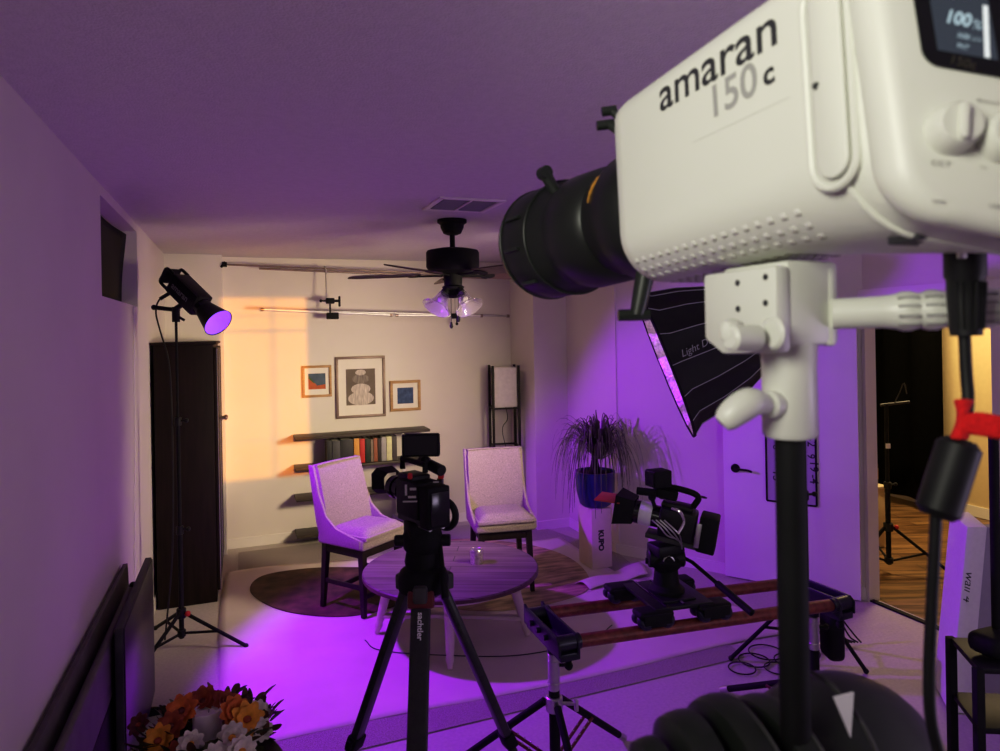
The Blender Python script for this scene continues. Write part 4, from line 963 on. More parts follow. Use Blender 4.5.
for i in range(5):
    a_ = Fl(822 + i * 3, 640, .02); cbm.tube(catmull([a_ + V((0, 0, .2)), a_ + V((.04, -.03, .12)), a_ + V((.02 + .02 * i, -.06, .03)), a_ + V((.1, -.1, .01))], 6), .005, 6)
o = cbm.build('coiled_cable', 'black'); tag(o, 'loose coils of black cable on the floor around the softbox stand', 'cable')
rimc = P(664, 362, 3.78); apex = P(800, 311, 3.672)
axs = (rimc - apex); SL = axs.length; axs.normalize()
RR = 79 * 3.78 / FPX
t1 = axs.cross(ZZ).normalized(); t2 = t1.cross(axs).normalized()
sfx = thing('softbox', 'large black octagonal softbox with silver seams behind the white light', 'softbox', apex, mx=frame(apex, t1, t2, axs))
NP = 16
prof = [(.06, .10), (.15, .115), (.24, .16), (.315, .25), (.36, .36), (.385, .48), (RR, SL)]
prof = [(.07, .14), (.145, .18), (.23, .27), (.30, .40), (.355, .56), (.385, .70), (RR, SL)]
prof = [(r, z) for r, z in prof]
def ringp(r, z, n=NP, sag=0, off=0): return [V((r * math.cos(2 * math.pi * (i + off) / n), r * math.sin(2 * math.pi * (i + off) / n), z)) for i in range(n)]
def panels(mb, inset=0):
    for i in range(NP):
        a0, a1 = 2 * math.pi * i / NP, 2 * math.pi * (i + 1) / NP; b = bmesh.new(); rows = []
        for r, z in prof:
            r -= inset; row = []
            for j in range(5):
                t_ = j / 4; p = V((r * math.cos(a0), r * math.sin(a0), 0)).lerp(V((r * math.cos(a1), r * math.sin(a1), 0)), t_); p *= (1 - .035 * math.sin(math.pi * t_) * (r / RR)); p.z = z; row.append(b.verts.new(p))
            rows.append(row)
        for p_, q_ in zip(rows, rows[1:]):
            for j in range(4): b.faces.new((p_[j], p_[j + 1], q_[j + 1], q_[j]))
        mb._merge(b)
    return mb
sh_ = panels(MB()).build('fabric_shell', mat('softbox_fabric', (.010, .010, .012), .7, var=.15), sfx, **k)
panels(MB(), .008).build('silver_interior', 'silver', sfx, **k)
sm = MB()
for i in range(NP):
    a = 2 * math.pi * i / NP; sm.tube([V(((r + .002) * math.cos(a), (r + .002) * math.sin(a), z)) for r, z in prof], .0022, 5)
sm.build('seam', mat('seam_thread', (.42, .42, .46), .5, var=.1), sfx, **k)
MB().tube([p for p in ringp(RR, SL)], .008, 6, closed=True).build('front_hem', 'blackm', sfx, **k)
MB().cyl((0, 0, .10), (0, 0, .15), .085, seg=28, bev=.004).build('speed_ring', 'black', sfx, **k)
lh_ = thing('studio_light', 'black lamp head behind the softbox, mostly hidden by the white light bracket', 'studio light', apex, mx=frame(apex, t1, t2, axs))
MB().box((0, 0, -.04), (.12, .14, .22), bev=.015).build('housing', 'black', lh_, **k)
MB().tube([apex - axs * .02, V((sp_.x, sp_.y, sp_.z - .05))], .02, 10).cyl(V((sp_.x, sp_.y, sp_.z - .12)), V((sp_.x, sp_.y, sp_.z - .02)), .024, seg=14).build('yoke', 'black', lh_)
# script on the panel facing the viewer
def softpt(px, py):   # intersect with panel plane facing the camera
    best = None; Mi = L_(sfx).inverted(); o_ = Mi @ CAM; d_ = (Mi.to_3x3() @ ray(px, py)).normalized()
    for i in range(1, 2000):
        p = o_ + d_ * (2.6 + i * .0006); z = p.z
        if prof[0][1] < z < prof[-1][1]:
            for (r0, z0), (r1_, z1_) in zip(prof, prof[1:]):
                if z0 <= z <= z1_:
                    r = r0 + (r1_ - r0) * (z - z0) / (z1_ - z0)
                    if math.hypot(p.x, p.y) <= r * 1.004: return L_(sfx) @ p
    return None
sa, sb2 = softpt(682, 357), softpt(724, 337)
if sa and sb2: text('Light Dome', sa - FW * .014, sb2 - FW * .014, ZZ, mat('script_grey', (.3, .3, .33), .5), sfx, 'lettering', shear=.3)

# ================================================================== DOOR POSTER
pa, pb = onPl(766, 428, DP, DN), onPl(817, 506, DP, DN)
pc_ = (pa + pb) / 2; pw, phh = (pb - pa).dot(-DE), pa.z - pb.z + .04; pc_.z += .02
pos = thing('framed_chart', 'black framed chart with rotated handwritten numbers hung on the open door', 'framed chart', pc_, mx=frame(pc_ + DN * .002, -DE, DN, ZZ) if (-DE).cross(DN).dot(ZZ) > 0 else frame(pc_ + DN * .002, -DE, -DN, ZZ))
s_y = 1 if (L_(pos).to_3x3() @ V((0, 1, 0))).dot(DN) > 0 else -1
MB().box((0, s_y * .005, 0), (pw - .01, .006, phh - .01)).build('sheet', mat('chart_sheet', (.42, .38, .46), .6, var=.06, scale=6), pos, **k)
f_ = MB()
for sx, sz, lx, lz in ((0, 1, pw, .012), (0, -1, pw, .012), (1, 0, .012, phh), (-1, 0, .012, phh)): f_.box((sx * pw / 2, s_y * .007, sz * phh / 2), (lx, .014, lz), bev=.002)
f_.build('frame', 'blackm', pos, **k)
for (px, py, s_) in ((773, 447, '8'), (777, 458, '6'), (777, 468, '-7'), (773, 476, '15'), (807.5, 442, '-2'), (807.5, 456, '9'), (810, 467, '19'), (810, 479, '-4')):
    q = onPl(px, py, DP + DN * .012, DN)
    text(s_, q + ZZ * .022 * (len(s_)) * .7, q - ZZ * .022 * (len(s_)) * .7, -DE, 'ink', pos, 'lettering', bold=.01)
# ================================================================== FOREGROUND: WHITE STUDIO LIGHT
fdir = ray(231, 385).normalized(); rdir = fdir.cross(ZZ).normalized(); udir = rdir.cross(fdir).normalized()
BW, BH, BL = .130, .162, .285
lf_mid = P(607, 196, .62)                       # middle of the front left edge
O_ = lf_mid + rdir * BW / 2
wl_ = thing('studio_light', 'large white studio light with spot lens filling the upper right, held on a black pole', 'studio light', O_, mx=frame(O_, rdir, -fdir, udir))
# local axes: x = to its right, y = towards its rear, z = up
def rrect(w, h, r, n=6, rt=None):
    out = []; rb, rt = r, (r if rt is None else rt)
    for cx_, cz_, a0, r in ((w / 2 - rt, h / 2 - rt, 0, rt), (-w / 2 + rt, h / 2 - rt, 90, rt), (-w / 2 + rb, -h / 2 + rb, 180, rb), (w / 2 - rb, -h / 2 + rb, 270, rb)):
        for i in range(n + 1):
            a = R(a0 + 90 * i / n); out.append((cx_ + r * math.cos(a), cz_ + r * math.sin(a)))
    return out
Mwi = L_(wl_).inverted()
PC0 = onPl(905, 207, lf_mid, rdir)
pr_ = (RT * .96 - ZZ * .25 - FW * .13).normalized(); pu_ = (onPl(882, 50, lf_mid, rdir) - PC0).normalized()
def pan(x, z, e=0): return Mwi @ (PC0 + pr_ * (x + BW / 2) + pu_ * (z + BH / 2)) + V((0, e, 0))
def shear(x, z, y): return y
secs = []
for y, ins in ((0, .026), (.003, .015), (.009, .006), (.018, .001), (.03, 0), (.10, 0), (.17, 0)):
    secs.append([V((x, y, z)) for x, z in rrect(BW - 2 * ins, BH - 2 * ins, .042 - ins * .6, 8, .020)])
mid_ = [(V((x, .17, z)), pan(x, z, -.016)) for x, z in rrect(BW, BH, .042, 8, .020)]
for t_ in (.3, .6, .85, 1): secs.append([a_.lerp(b_, t_) for a_, b_ in mid_])
secs.append([pan(x, z, -.014) for x, z in rrect(BW - .008, BH - .008, .040, 8, .020)])
MB().loft(secs).build('housing', 'white', wl_, world=False, ang=50)
def sidep(px, py, off=.0): return onPl(px, py, lf_mid - rdir * off, rdir)
# rear control panel, slightly wider than the housing, with a rounded lip
secs = []
for y, ins in ((-.018, .002), (-.012, -.003), (-.002, -.004), (.004, -.002), (.006, .003)):
    secs.append([pan(x, z, y) for x, z in rrect(BW - 2 * ins, BH - 2 * ins, .024, 8)])
rp = MB().loft(secs).build('rear_panel', 'white', wl_, world=False, ang=50)
# panel plane
Mw = L_(wl_)
def panel_pt(x, z, e=.0062): return Mw @ pan(x, z, e)
pn0 = panel_pt(0, 0); pxv = (panel_pt(.05, 0) - panel_pt(-.05, 0)).normalized(); pzv = (panel_pt(0, .05) - panel_pt(0, -.05)).normalized(); pnv = pzv.cross(pxv).normalized()
pnv = pxv.cross(pzv).normalized()
if pnv.dot(CAM - pn0) < 0: pnv = -pnv
def onpan(px, py, e=0): return onPl(px, py, pn0 + pnv * e, pnv)
def panel_quad(name, m, px4, e, th=.001, par=None):
    pts = [onpan(x, y, e) for x, y in px4]; return MB().prism(pts, -pnv * th).build(name, m, par or rp)
# screen bezel
c_tl, c_bl, c_br = onpan(917, -60, .001), onpan(925, 63, .001), onpan(1003, 82, .001)
bzx = pxv; bzl = onpan(921, 0, .001)
def bez(x0, z0, x1, z1, r):
    return [pn0 + pnv * .0012 + pxv * ((x0 + x1) / 2 + x) + pzv * ((z0 + z1) / 2 + z) for x, z in rrect(x1 - x0, z1 - z0, r, 6)]
def pco(px, py): q = onpan(px, py, .0012) - pn0; return (q.dot(pxv) - q.dot(pzv) * pxv.dot(pzv)) / (1 - pxv.dot(pzv) ** 2), (q.dot(pzv) - q.dot(pxv) * pxv.dot(pzv)) / (1 - pxv.dot(pzv) ** 2)
bx0, bz0 = pco(922, 50)[0], pco(926, 64)[1]
bx1 = bx0 + .096
MB().prism(bez(bx0, bz0, bx1, bz0 + .062, .008), -pnv * .001).build('screen_bezel', 'blackg', rp)
lx0, lz0 = pco(936, 40)[0], pco(960, 54)[1]; lx1 = pco(991, 20)[0]
MB().prism([pn0 + pnv * .0016 + pxv * x + pzv * z for x, z in ((lx0, lz0), (lx1, lz0), (lx1, lz0 + .038), (lx0, lz0 + .038))], -pnv * .0004).build('display', 'screen', rp)
E = .0020
text('100', onpan(947, 22, E), onpan(970, 27, E), pzv, 'lcdtxt', rp, 'lettering', bold=.03, hscale=1.15)
text('%', onpan(972, 28, E), onpan(981, 30, E), pzv, 'lcdtxt', rp, 'lettering')
text('5600K', onpan(957, 37, E), onpan(970, 40, E), pzv, 'lcdtxt', rp, 'lettering', hscale=1.6)
text('CCT', onpan(972, 40, E), onpan(981, 42, E), pzv, 'lcdtxt', rp, 'lettering')
text('INT', onpan(957, 47, E), onpan(968, 50, E), pzv, 'lcdtxt', rp, 'lettering')
MB().prism([onpan(x, y, E) for x, y in ((983, 5), (988, 6), (990, 58), (985, 57))], -pnv * .0003).build('level_bar', mat('level_bar', (.6, .65, .66), .3, emit=(.7, .76, .78), estr=.5), rp)
text('150c', onpan(951, 63.5, E), onpan(975, 70, E), pzv, mat('dim_print', (.06, .055, .04), .5), rp, 'lettering')
for (px, py) in ((951, 131), (1003, 139)):
    q = onpan(px, py)
    kb = MB().lathe([(0, .011), (.0095, .011), (.0112, .009), (.0122, .003), (.013, 0), (0, 0)], q, pnv, 32).build('control_knob', 'white', rp)
    MB().box((0, 0, 0), (.0045, .018, .006), bev=.002).build('knob_ridge', 'white', kb, mx=frame(q + pnv * .0115, (pxv - pzv * .2), (pzv + pxv * .2), pnv))
for (s_, a, b) in (('CCT', (931, 165), (951, 167)), ('G/M', (980, 167), (986, 169)), ('DMX', (932, 202), (946, 204)), ('USB', (989, 207), (1001, 209)), ('Bluetooth', (977, 101), (1000, 105)), ('ON', (990, 118), (996, 119))):
    text(s_, onpan(*a, .0004), onpan(*b, .0004), pzv, 'inkgrey', rp, 'lettering', hscale=.8)
# lettering on the side
off = .00025
text('amaran', sidep(660, 112, off), sidep(777, 43, off), udir, 'ink', wl_, 'lettering', bold=.010, hscale=.86)
text('150', sidep(714, 117, off), sidep(758, 92, off), udir, mat('print_grey', (.33, .33, .32), .6), wl_, 'lettering', bold=.018, hscale=.95)
text('c', sidep(764, 87, off), sidep(775, 80, off), udir, 'ink', wl_, 'lettering', bold=.03, hscale=.9)
MB().tube([sidep(692, 143, .00005), sidep(790, 97, .00005)], .00025, 4).build('panel_seam', mat('seam_shadow', (.50, .50, .46), .6), wl_)
# grip slot on the side: raised rim round a long hollow
def slot(cpx, w, e, py0, py1):
    pa_, pb_ = sidep(cpx[0], py0, e), sidep(cpx[1], py1, e); ax = (pb_ - pa_).normalized(); sd_ = ax.cross(rdir).normalized(); pts = []
    for i in range(13): a = math.pi * i / 12; pts.append(pa_ + sd_ * w * math.cos(a) - ax * w * math.sin(a))
    for i in range(13): a = math.pi * i / 12; pts.append(pb_ - sd_ * w * math.cos(a) + ax * w * math.sin(a))
    return pts
gp = MB().tube(slot((824, 834), .0155, .000, 2, 160), .0028, 8, closed=True).build('grip_rim', 'white', wl_)
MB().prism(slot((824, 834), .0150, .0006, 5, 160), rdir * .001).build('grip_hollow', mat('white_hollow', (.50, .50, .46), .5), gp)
MB().prism(slot((827, 837), .0105, .0008, -4, 160), -rdir * .004, bev=.0018).build('grip_pad', 'white', gp)
MB().cyl(sidep(816, 86, .0045), sidep(816, 86, .0056), .0022, seg=10).build('screw', 'ink', gp)
# groove in front of the rear panel
ridge = [Mw @ (a_.lerp(b_, .80) + V((-.0005, 0, 0))) for a_, b_ in mid_]
MB().tube(ridge, .0022, 6, closed=True).build('side_ridge', 'white', wl_)
# vent holes along the lower edge: small light and dark slots
vd, vl = MB(), MB()
yr = [.03 + i * .0112 for i in range(17)]
def edgept(y, a):   # a: angle on the lower-left rounded edge, 0 = side, 90 = bottom
    r = .042; x = -BW / 2 + r - r * math.cos(R(a)); z = -BH / 2 + r - r * math.sin(R(a)); n = V((-math.cos(R(a)), 0, -math.sin(R(a))))
    return (V((x, y, z)) if y <= .17 else V((x, .17, z)).lerp(pan(x, z, -.016), (y - .17) / .10)), n
for y in yr:
    for a in (36, 50, 64):
        p, n = edgept(y, a); t_ = V((0, 1, 0)); s_ = n.cross(t_)
        vl.box((0, 0, 0), (.0042, .0036, .0006), rot=frame(p + n * .0001, t_, s_, t_.cross(s_)), bev=.0003)
        vd.box((0, 0, 0), (.0044, .0010, .0006), rot=frame(p + n * .0003 + s_ * .0019, t_, s_, t_.cross(s_)))
for y in yr:
    for i in range(6):
        x = -BW / 2 + .045 + i * .0085; z = -BH / 2
        if y > .17: continue
        if x < BW / 2 - .04: vd.box((x, shear(x, z, y), z - .0002), (.0055, .0045, .0008), bev=.0002)
vl.build('vent_ribs', mat('vent_light', (.75, .75, .70), .4), wl_, world=False); vd.build('vent_holes', mat('vent_dark', (.30, .28, .24), .6), wl_, world=False)
MB().box((mid_[26][0].lerp(mid_[27][0], .2)).lerp(mid_[26][1].lerp(mid_[27][1], .2), .72) + V((0, 0, .0022)), (.026, .020, .006), bev=.001).build('foot_slot', 'ink', wl_, world=False)
# spot lens
LA = V((0.004, -.0, -.012)); lo = Mw @ V((.010, 0, -.006)); le = P(543, 246, .86)
lax = (le - lo).normalized(); LL = (le - lo).length
lr = .060
MB().lathe([(0, -.01), (.050, -.01), (.056, .0), (.064, .012), (.064, LL * .20), (.057, LL * .24), (.055, LL * .33), (.061, LL * .36), (.063, LL * .55), (.058, LL * .60), (.058, LL * .66), (.066, LL * .72), (.0665, LL * .95), (.063, LL), (.057, LL + .001), (.054, LL - .012), (0, LL - .014)], lo, lax, 48).build('spot_lens', 'lensblack', wl_)
MB().lathe([(0, LL - .004), (.03, LL - .006), (.054, LL - .013)], lo, lax, 40).build('front_glass', mat('coated_glass', (.006, .010, .012), .05, var=.1, coat=.6), wl_)
lside = lax.cross(ZZ).normalized(); lup = lside.cross(lax).normalized()
def lp_(s, a, r): return lo + lax * (LL * s) + (-lside * math.cos(R(a)) + lup * math.sin(R(a))) * r
am = MB()
for a0, a1, s_ in ((14, 58, .275),): am.tube([lp_(s_, a0 + (a1 - a0) * i / 12, .0565) for i in range(17)], [.0006 + .0012 * math.sin(math.pi * i / 12) * (1 + .5 * math.sin(i * 2.6)) for i in range(17)], 6)
am.build('amber_glint', 'amber', wl_)  # glowing arc imitates the orange reflection on the barrel
def lever(s, a, l, name='shutter_lever', w=.012):
    p0, p1 = lp_(s, a, .055), lp_(s, a, .055 + l)
    return MB().tube([p0, p1], w * .45, 10).tube([p1 - lax * .006, p1 + lax * .006], w * .5, 10).build(name, 'greenblack', wl_)
lever(.66, 56, .026, w=.015)
for a, bpts in ((70, (597, 126, 614, 124)), (78, (602, 112, 616, 110))):
    p0 = lp_(.03, a, .050); p1, p2 = P(bpts[0], bpts[1], .68), P(bpts[2], bpts[3], .68); MB().tube([p0, p1.lerp(p2, .7)], .0042, 10).tube([p1, p2], .0048, 10).build('shutter_lever', 'greenblack', wl_)
q0, q1 = lp_(.10, -70, .05), P(637, 315, .66)
MB().tube([q0, q1], [.010, .007], 10).tube([q1 - RT * .018, q1 + RT * .012], .0055, 8).build('shutter_lever', 'greenblack', wl_)
for a0 in (20, -12, -50):
    MB().box((0, 0, 0), (.008, .030, .004), rot=frame(lp_(.84, a0, .0665), lside, lax, lside.cross(lax)), bev=.001).build('lens_rib', 'greenblack', wl_)
MB().ring(lo + lax * LL * .95, lax, .0668, .0012, 40, 6).ring(lo + lax * LL * .72, lax, .0665, .0010, 40, 6).build('lens_ring', 'greenblack', wl_)
# ---- white bracket
bc = P(776, 306, .455)
hf = V((fdir.x, fdir.y, 0)).normalized(); hr = V((rdir.x, rdir.y, 0)).normalized()
bk = MB().prism([bc + ZZ * .027, bc + hf * .075 + ZZ * .027, bc + hf * .075 - ZZ * .022, bc + hf * .055 - ZZ * .033, bc - ZZ * .031], hr * .013, bev=.003).build('tilt_plate', 'whitem', wl_)
for dx, dy in ((737, 283), (765, 277), (737.5, 309), (765, 303)):
    q = onPl(dx, dy, bc - hr * .0006, hr); MB().cyl(q, q + hr * .002, .0022, seg=10).build('screw', 'ink', bk)
MB().box(bc + hf * .034 + hr * .034 + ZZ * .002, (.046, .066, .058), rot=frame((0, 0, 0), hr, hf, ZZ), bev=.004).build('tilt_block', 'whitem', wl_)
MB().prism([bc + hr * .046 + ZZ * .027, bc + hr * .046 + hf * .07 + ZZ * .027, bc + hr * .046 + hf * .07 - ZZ * .020, bc + hr * .046 - ZZ * .028], hr * .008, bev=.003).build('tilt_plate', 'whitem', wl_)
kq = P(744, 338, .45)
MB().cyl(kq + hr * .012, kq - hr * .012, .0085, seg=18, bev=.002).cyl(P(775, 333, .452), P(775, 333, .452) - hr * .004, .011, seg=18, bev=.002).box(P(732, 332, .452), (.016, .014, .017), rot=frame((0, 0, 0), hr, hf, ZZ), bev=.006).build('tilt_knob', 'whitem', wl_)
tt, tb2 = P(789, 335, .485), P(790, 437, .485)
pxy = V((tb2.x, tb2.y, 0))
MB().lathe([(0, 0), (.0165, 0), (.0185, .003), (.0182, .05), (.0195, .075), (.0195, .095), (0, .095)], V((pxy.x, pxy.y, tb2.z)), (0, 0, 1), 30).build('receiver', 'whitem', wl_)
wk0, wk1 = P(766, 405, .47), P(722, 424, .46)
MB().cyl(P(778, 404, .478), wk0, .0095, seg=16, bev=.002).tube(catmull([wk0, P(752, 402, .463), P(736, 411, .46), wk1], 5), [.0065, .0072, .0078, .0085, .0092, .0100, .0104, .0106, .0106, .0105, .0102, .0100, .0095, .009, .008, .006][:16], 12).build('wing_knob', 'whitem', wl_)
# ribbed tilt handle to the right
ha, hb2 = P(832, 314, .475), P(1030, 306, .43); hax = (hb2 - ha).normalized(); HLn = (hb2 - ha).length
hprof = [(0, 0), (.0105, 0), (.0108, .03)]
for i in range(8):
    z = .038 + i * .0145; hprof += [(.0118, z), (.0133, z + .004), (.0133, z + .009), (.0118, z + .013)]
hprof += [(.0125, HLn), (0, HLn)]
hd2 = MB().lathe(hprof, ha, hax, 24).build('ribbed_handle', 'whitem', wl_)
gv = MB()
hs = hax.cross(ZZ).normalized(); hs = hs if hs.dot(FW) < 0 else -hs
for i in range(8):
    for j in (-40, -14, 14, 40):
        z = .038 + i * .0145 + .0065; d = (hs * math.cos(R(j)) + hs.cross(hax) * math.sin(R(j)))
        gv.box((0, 0, 0), (.010 if i % 2 else .012, .0016, .0016), rot=frame(ha + hax * z + d * .0134, hax, d, hax.cross(d)))
gv.build('grip_groove', mat('groove_grey', (.36, .36, .34), .6), hd2)
# ---- stand pole and dark clamp head under it
gs = thing('light_stand', 'thick black stand pole in front, carrying the large white light', 'light stand', (pxy.x, pxy.y, 0))
MB().cyl((0, 0, .05), (0, 0, tb2.z + .012), .0103, seg=24).build('pole', 'blackm', gs, **k)
MB().cyl((0, 0, .05), (0, 0, 1.30), .0145, seg=20).build('lower_pole', 'blackm', gs, **k)
for i in range(3):
    a = R(90 + 120 * i) + 2.2; d = V((math.cos(a), math.sin(a), 0)); lg = MB().tube([d * .02 + V((0, 0, .45)), d * .5 + V((0, 0, .016))], .012, 10).build('leg', 'blackm', gs, **k); MB().sph(d * .5 + V((0, 0, .016)), .016, 8).build('foot', 'black', lg, **k)
ch = thing('clamp_head', 'big black rounded clamp discs blurred at the foot of the front pole', 'clamp', V((pxy.x, pxy.y, P(800, 740, .5).z)))
dC = .50
ax_ = (RT * .80 + FW * .25 + ZZ * .10).normalized()
def disc(px, py, r, th, d, name='clamp_disc', m='greenblack'):
    c = P(px, py, d)
    return MB().lathe([(0, -th), (r * .8, -th), (r * .97, -th * .75), (r, -th * .3), (r, th * .3), (r * .97, th * .75), (r * .8, th), (0, th)], c, ax_, 40).build(name, m, ch)
disc(694, 772, .040, .014, .49); disc(655, 775, .024, .010, .48)
e1 = disc(738, 778, .056, .014, .50); MB().ring(P(750, 778, .50), ax_, .055, .0016, 40, 6).build('disc_rim', 'darkgrey', e1)
e2 = disc(782, 782, .060, .012, .51); MB().ring(P(792, 782, .51), ax_, .059, .0016, 40, 6).build('disc_rim', 'darkgrey', e2)
MB().sph(P(838, 772, .56), .088, 28, sc=(1, .8, .85)).build('clamp_body', 'greenblack', ch)
MB().ring(P(828, 745, .51), ax_, .052, .0016, 40, 6).build('disc_rim', 'darkgrey', ch)
tgq = MB().prism([P(834, 698, .465), P(854, 693, .465), P(851, 738, .465)], FW * .002).build('white_tag', 'foam', ch)
# ---- power cable, strap
dK = .42
pc0 = P(966, 232, .405)
cable = thing('power_cable', 'black power cable with connector and inline box hanging from the white light', 'cable', pc0)
MB().lathe([(0, 0), (.0105, 0), (.0112, -.010), (.0112, -.030), (.0100, -.032), (.0098, -.045), (.0085, -.066), (0, -.066)], P(964, 226, .415), (0, 0, 1), 24).build('connector', 'black', cable)
MB().box(P(961, 245, .405) - FW * .0005, (.005, .002, .016), rot=(0, 0, -YAW), bev=.0006).build('latch', 'steel', cable)
rbm = MB()
for i in range(9): a = R(190 + i * 20); c_ = P(964, 226, .415); rbm.cyl(c_ + V((math.cos(a) * .0102, math.sin(a) * .0102, -.034)), c_ + V((math.cos(a) * .0085, math.sin(a) * .0085, -.062)), .0011, seg=6)
rbm.build('connector_ribs', 'blackm', cable)
MB().tube(catmull([P(964, 325, .415), P(966, 370, .415), P(968, 400, .413), P(965, 425, .412), P(960, 440, .412)], 6), .0034, 10).build('cord', 'black', cable)
MB().cyl(P(961, 440, .412), P(936, 517, .410), .0122, seg=24, bev=.004).build('inline_box', 'black', cable)
MB().tube(catmull([P(936, 516, .41), P(934, 560, .41), P(931, 620, .41), P(929, 680, .41), P(931, 720, .41), P(940, 760, .41), P(945, 800, .41)], 6), .0034, 10).build('cord', 'black', cable)
st = MB()
def ribbon(path, w, up):
    b = bmesh.new(); pv = None
    for p, ww in path:
        a_, c_ = b.verts.new(p + up * ww), b.verts.new(p - up * ww)
        if pv: b.faces.new((pv[0], a_, c_, pv[1]))
        pv = (a_, c_)
    return b
st.loft([[P(x0, y0, .405), P(x1, y0 + .5, .40), P(x1, y0 + .5, .420), P(x0, y0, .422)] for x0, x1, y0 in ((951, 977, 398), (953, 974, 403), (956, 969, 412), (955, 968, 422), (951, 972, 432), (947, 970, 438), (949, 969, 440))])
st.loft([[P(x, y0, d), P(x, y1, d), P(x + 1, y1, d + .003), P(x + 1, y0, d + .003)] for x, y0, y1, d in ((962, 414, 434, .402), (972, 411, 436, .401), (985, 411, 438, .398), (1000, 415, 441, .395), (1015, 418, 442, .393))])
o = st.build('strap', 'redf'); tag(o, 'bright red fabric cable strap tied around the hanging power cable', 'strap')
sbm = o.modifiers.new('sub', 'SUBSURF'); sbm.levels = 1; sbm.render_levels = 2

# ================================================================== DOORWAY AND BEYOND
bx = 6.35
q0, q1 = onX(874, 400, bx), onX(941, 400, bx)
bdr = MB().grid(lambda u, v: V((bx + .03 * math.sin(u * 22), q1.y - .02 + (5.95 - q1.y) * u, .10 + v * 2.25)), 60, 6).build('black_curtain', mat('black_fabric', (.0015, .0015, .0015), 1, spec=.05, var=.2), None); tag(bdr, 'black cloth backdrop hanging in the next room beyond the doorway', 'backdrop cloth')
bdr.modifiers.new('solid', 'SOLIDIFY').thickness = .004
cbq = Fl(882, 569)
cab = thing('low_cabinet', 'low cream wooden cabinet in the next room just beyond the door jamb', 'cabinet', (cbq.x + .22, cbq.y, 0))
ch_ = P(882, 500, (cbq - CAM).dot(FW) + .15).z
MB().box((.05, .62, ch_ / 2), (.46, .46, ch_), bev=.006).build('carcass', mat('cabinet_cream', (.62, .48, .30), .5, var=.08), cab, **k)
MB().box((.05, .62, ch_ + .012), (.50, .50, .024), bev=.004).build('cabinet_top', mat('cabinet_top', (.62, .50, .34), .5), cab, **k)
MB().box((.05, .385, ch_ / 2), (.42, .012, ch_ - .06), bev=.003).build('door', mat('cabinet_door', (.60, .46, .28), .5), cab, **k)
bot = thing('bottle', 'brown bottle standing on the cream cabinet in the next room', 'bottle', (cbq.x + .44, cbq.y + .45, ch_ + .025))
MB().lathe([(0, 0), (.035, 0), (.038, .01), (.038, .17), (.034, .20), (.014, .25), (.013, .31), (.016, .315), (.016, .33), (0, .33)], (0, 0, 0), seg=20).build('bottle_body', mat('brown_glass', (.08, .03, .012), .15, var=.1), bot, **k)
MB().lathe([(.0385, .05), (.0388, .05), (.0388, .14), (.0385, .14)], (0, 0, 0), seg=20).build('bottle_label', mat('bottle_label', (.45, .25, .12), .7), bot, **k)
lsq = Fl(889, 572)
st3 = light_stand('light_stand', 'black light stand on the wood floor in the next room', (lsq.x, lsq.y, 0), P(887, 405, (lsq - CAM).dot(FW)).z, .34, .42, [w2(RT - FW * .35), w2(-RT - FW * .2), w2(FW + RT * .1)], r=.018, sections=2, knobc='black')
qz = P(888, 446, (lsq - CAM).dot(FW) - .02)
MB().box(qz, (.03, .012, .035), rot=(0, 0, -YAW)).build('white_label', 'foam', st3)
tpz = L_(st3).inverted() @ P(887, 405, (lsq - CAM).dot(FW))
MB().tube([tpz + RT * -.05, tpz + RT * .17 + ZZ * .02], .010, 8).tube(catmull([tpz + RT * .05, tpz + RT * .10 + ZZ * .10, tpz + RT * .13 + ZZ * .16, tpz + RT * .15 + ZZ * .08], 5), .005, 6).build('grip_arm', 'darkgrey', st3, **k)
# foam board leaning at the door post
fq0 = onZ = Fl(955, 645); fx0 = XR - .012
bA = P(955, 648, 3.3); bA.z = .004
fo = thing('foam_block', 'thick white foam board standing on end beside the doorway with dark scribble on its edge', 'foam board', bA)
eU = (V((0, 0, 1)) + RT * .06 + FW * .05).normalized()
fA = P(955, 655, 3.3); fT_ = P(967, 527, 3.35)
upv = (fT_ - fA); edge1 = (RT * .9 - FW * .05).normalized() * .095; edge2 = (FW * .25 + RT * .95).normalized() * .24
upn = upv.normalized(); ext = (0 - fA.z) / upn.z + .004
base_ = fA + upn * ext; L_up = (fT_ - base_).length
MB().prism([base_, base_ + edge1, base_ + edge1 + upn * L_up, base_ + upn * L_up], FW * .28 + RT * .10, bev=.006).build('foam_slab', 'foam', fo)
MB().prism([base_ + edge1 + RT * .004 + FW * .03, base_ + edge1 + edge2 + FW * .03, base_ + edge1 + edge2 + upn * L_up * .985 + FW * .03, base_ + edge1 + RT * .004 + upn * L_up * .985 + FW * .03], FW * .05, bev=.004).build('grey_sheet', mat('grey_sheet', (.36, .34, .40), .8, var=.05), fo)
s0, s1 = P(963, 571, 3.5), P(961, 598, 3.5)
ff = (fA - CAM).dot(FW)
n_ = (edge1.cross(upn)).normalized(); n_ = n_ if n_.dot(FW) < 0 else -n_
text('wall 4', onPl(966, 572, base_ + n_ * .0015, n_), onPl(963, 602, base_ + n_ * .0015, n_), RT, 'ink', fo, 'lettering', shear=.25)
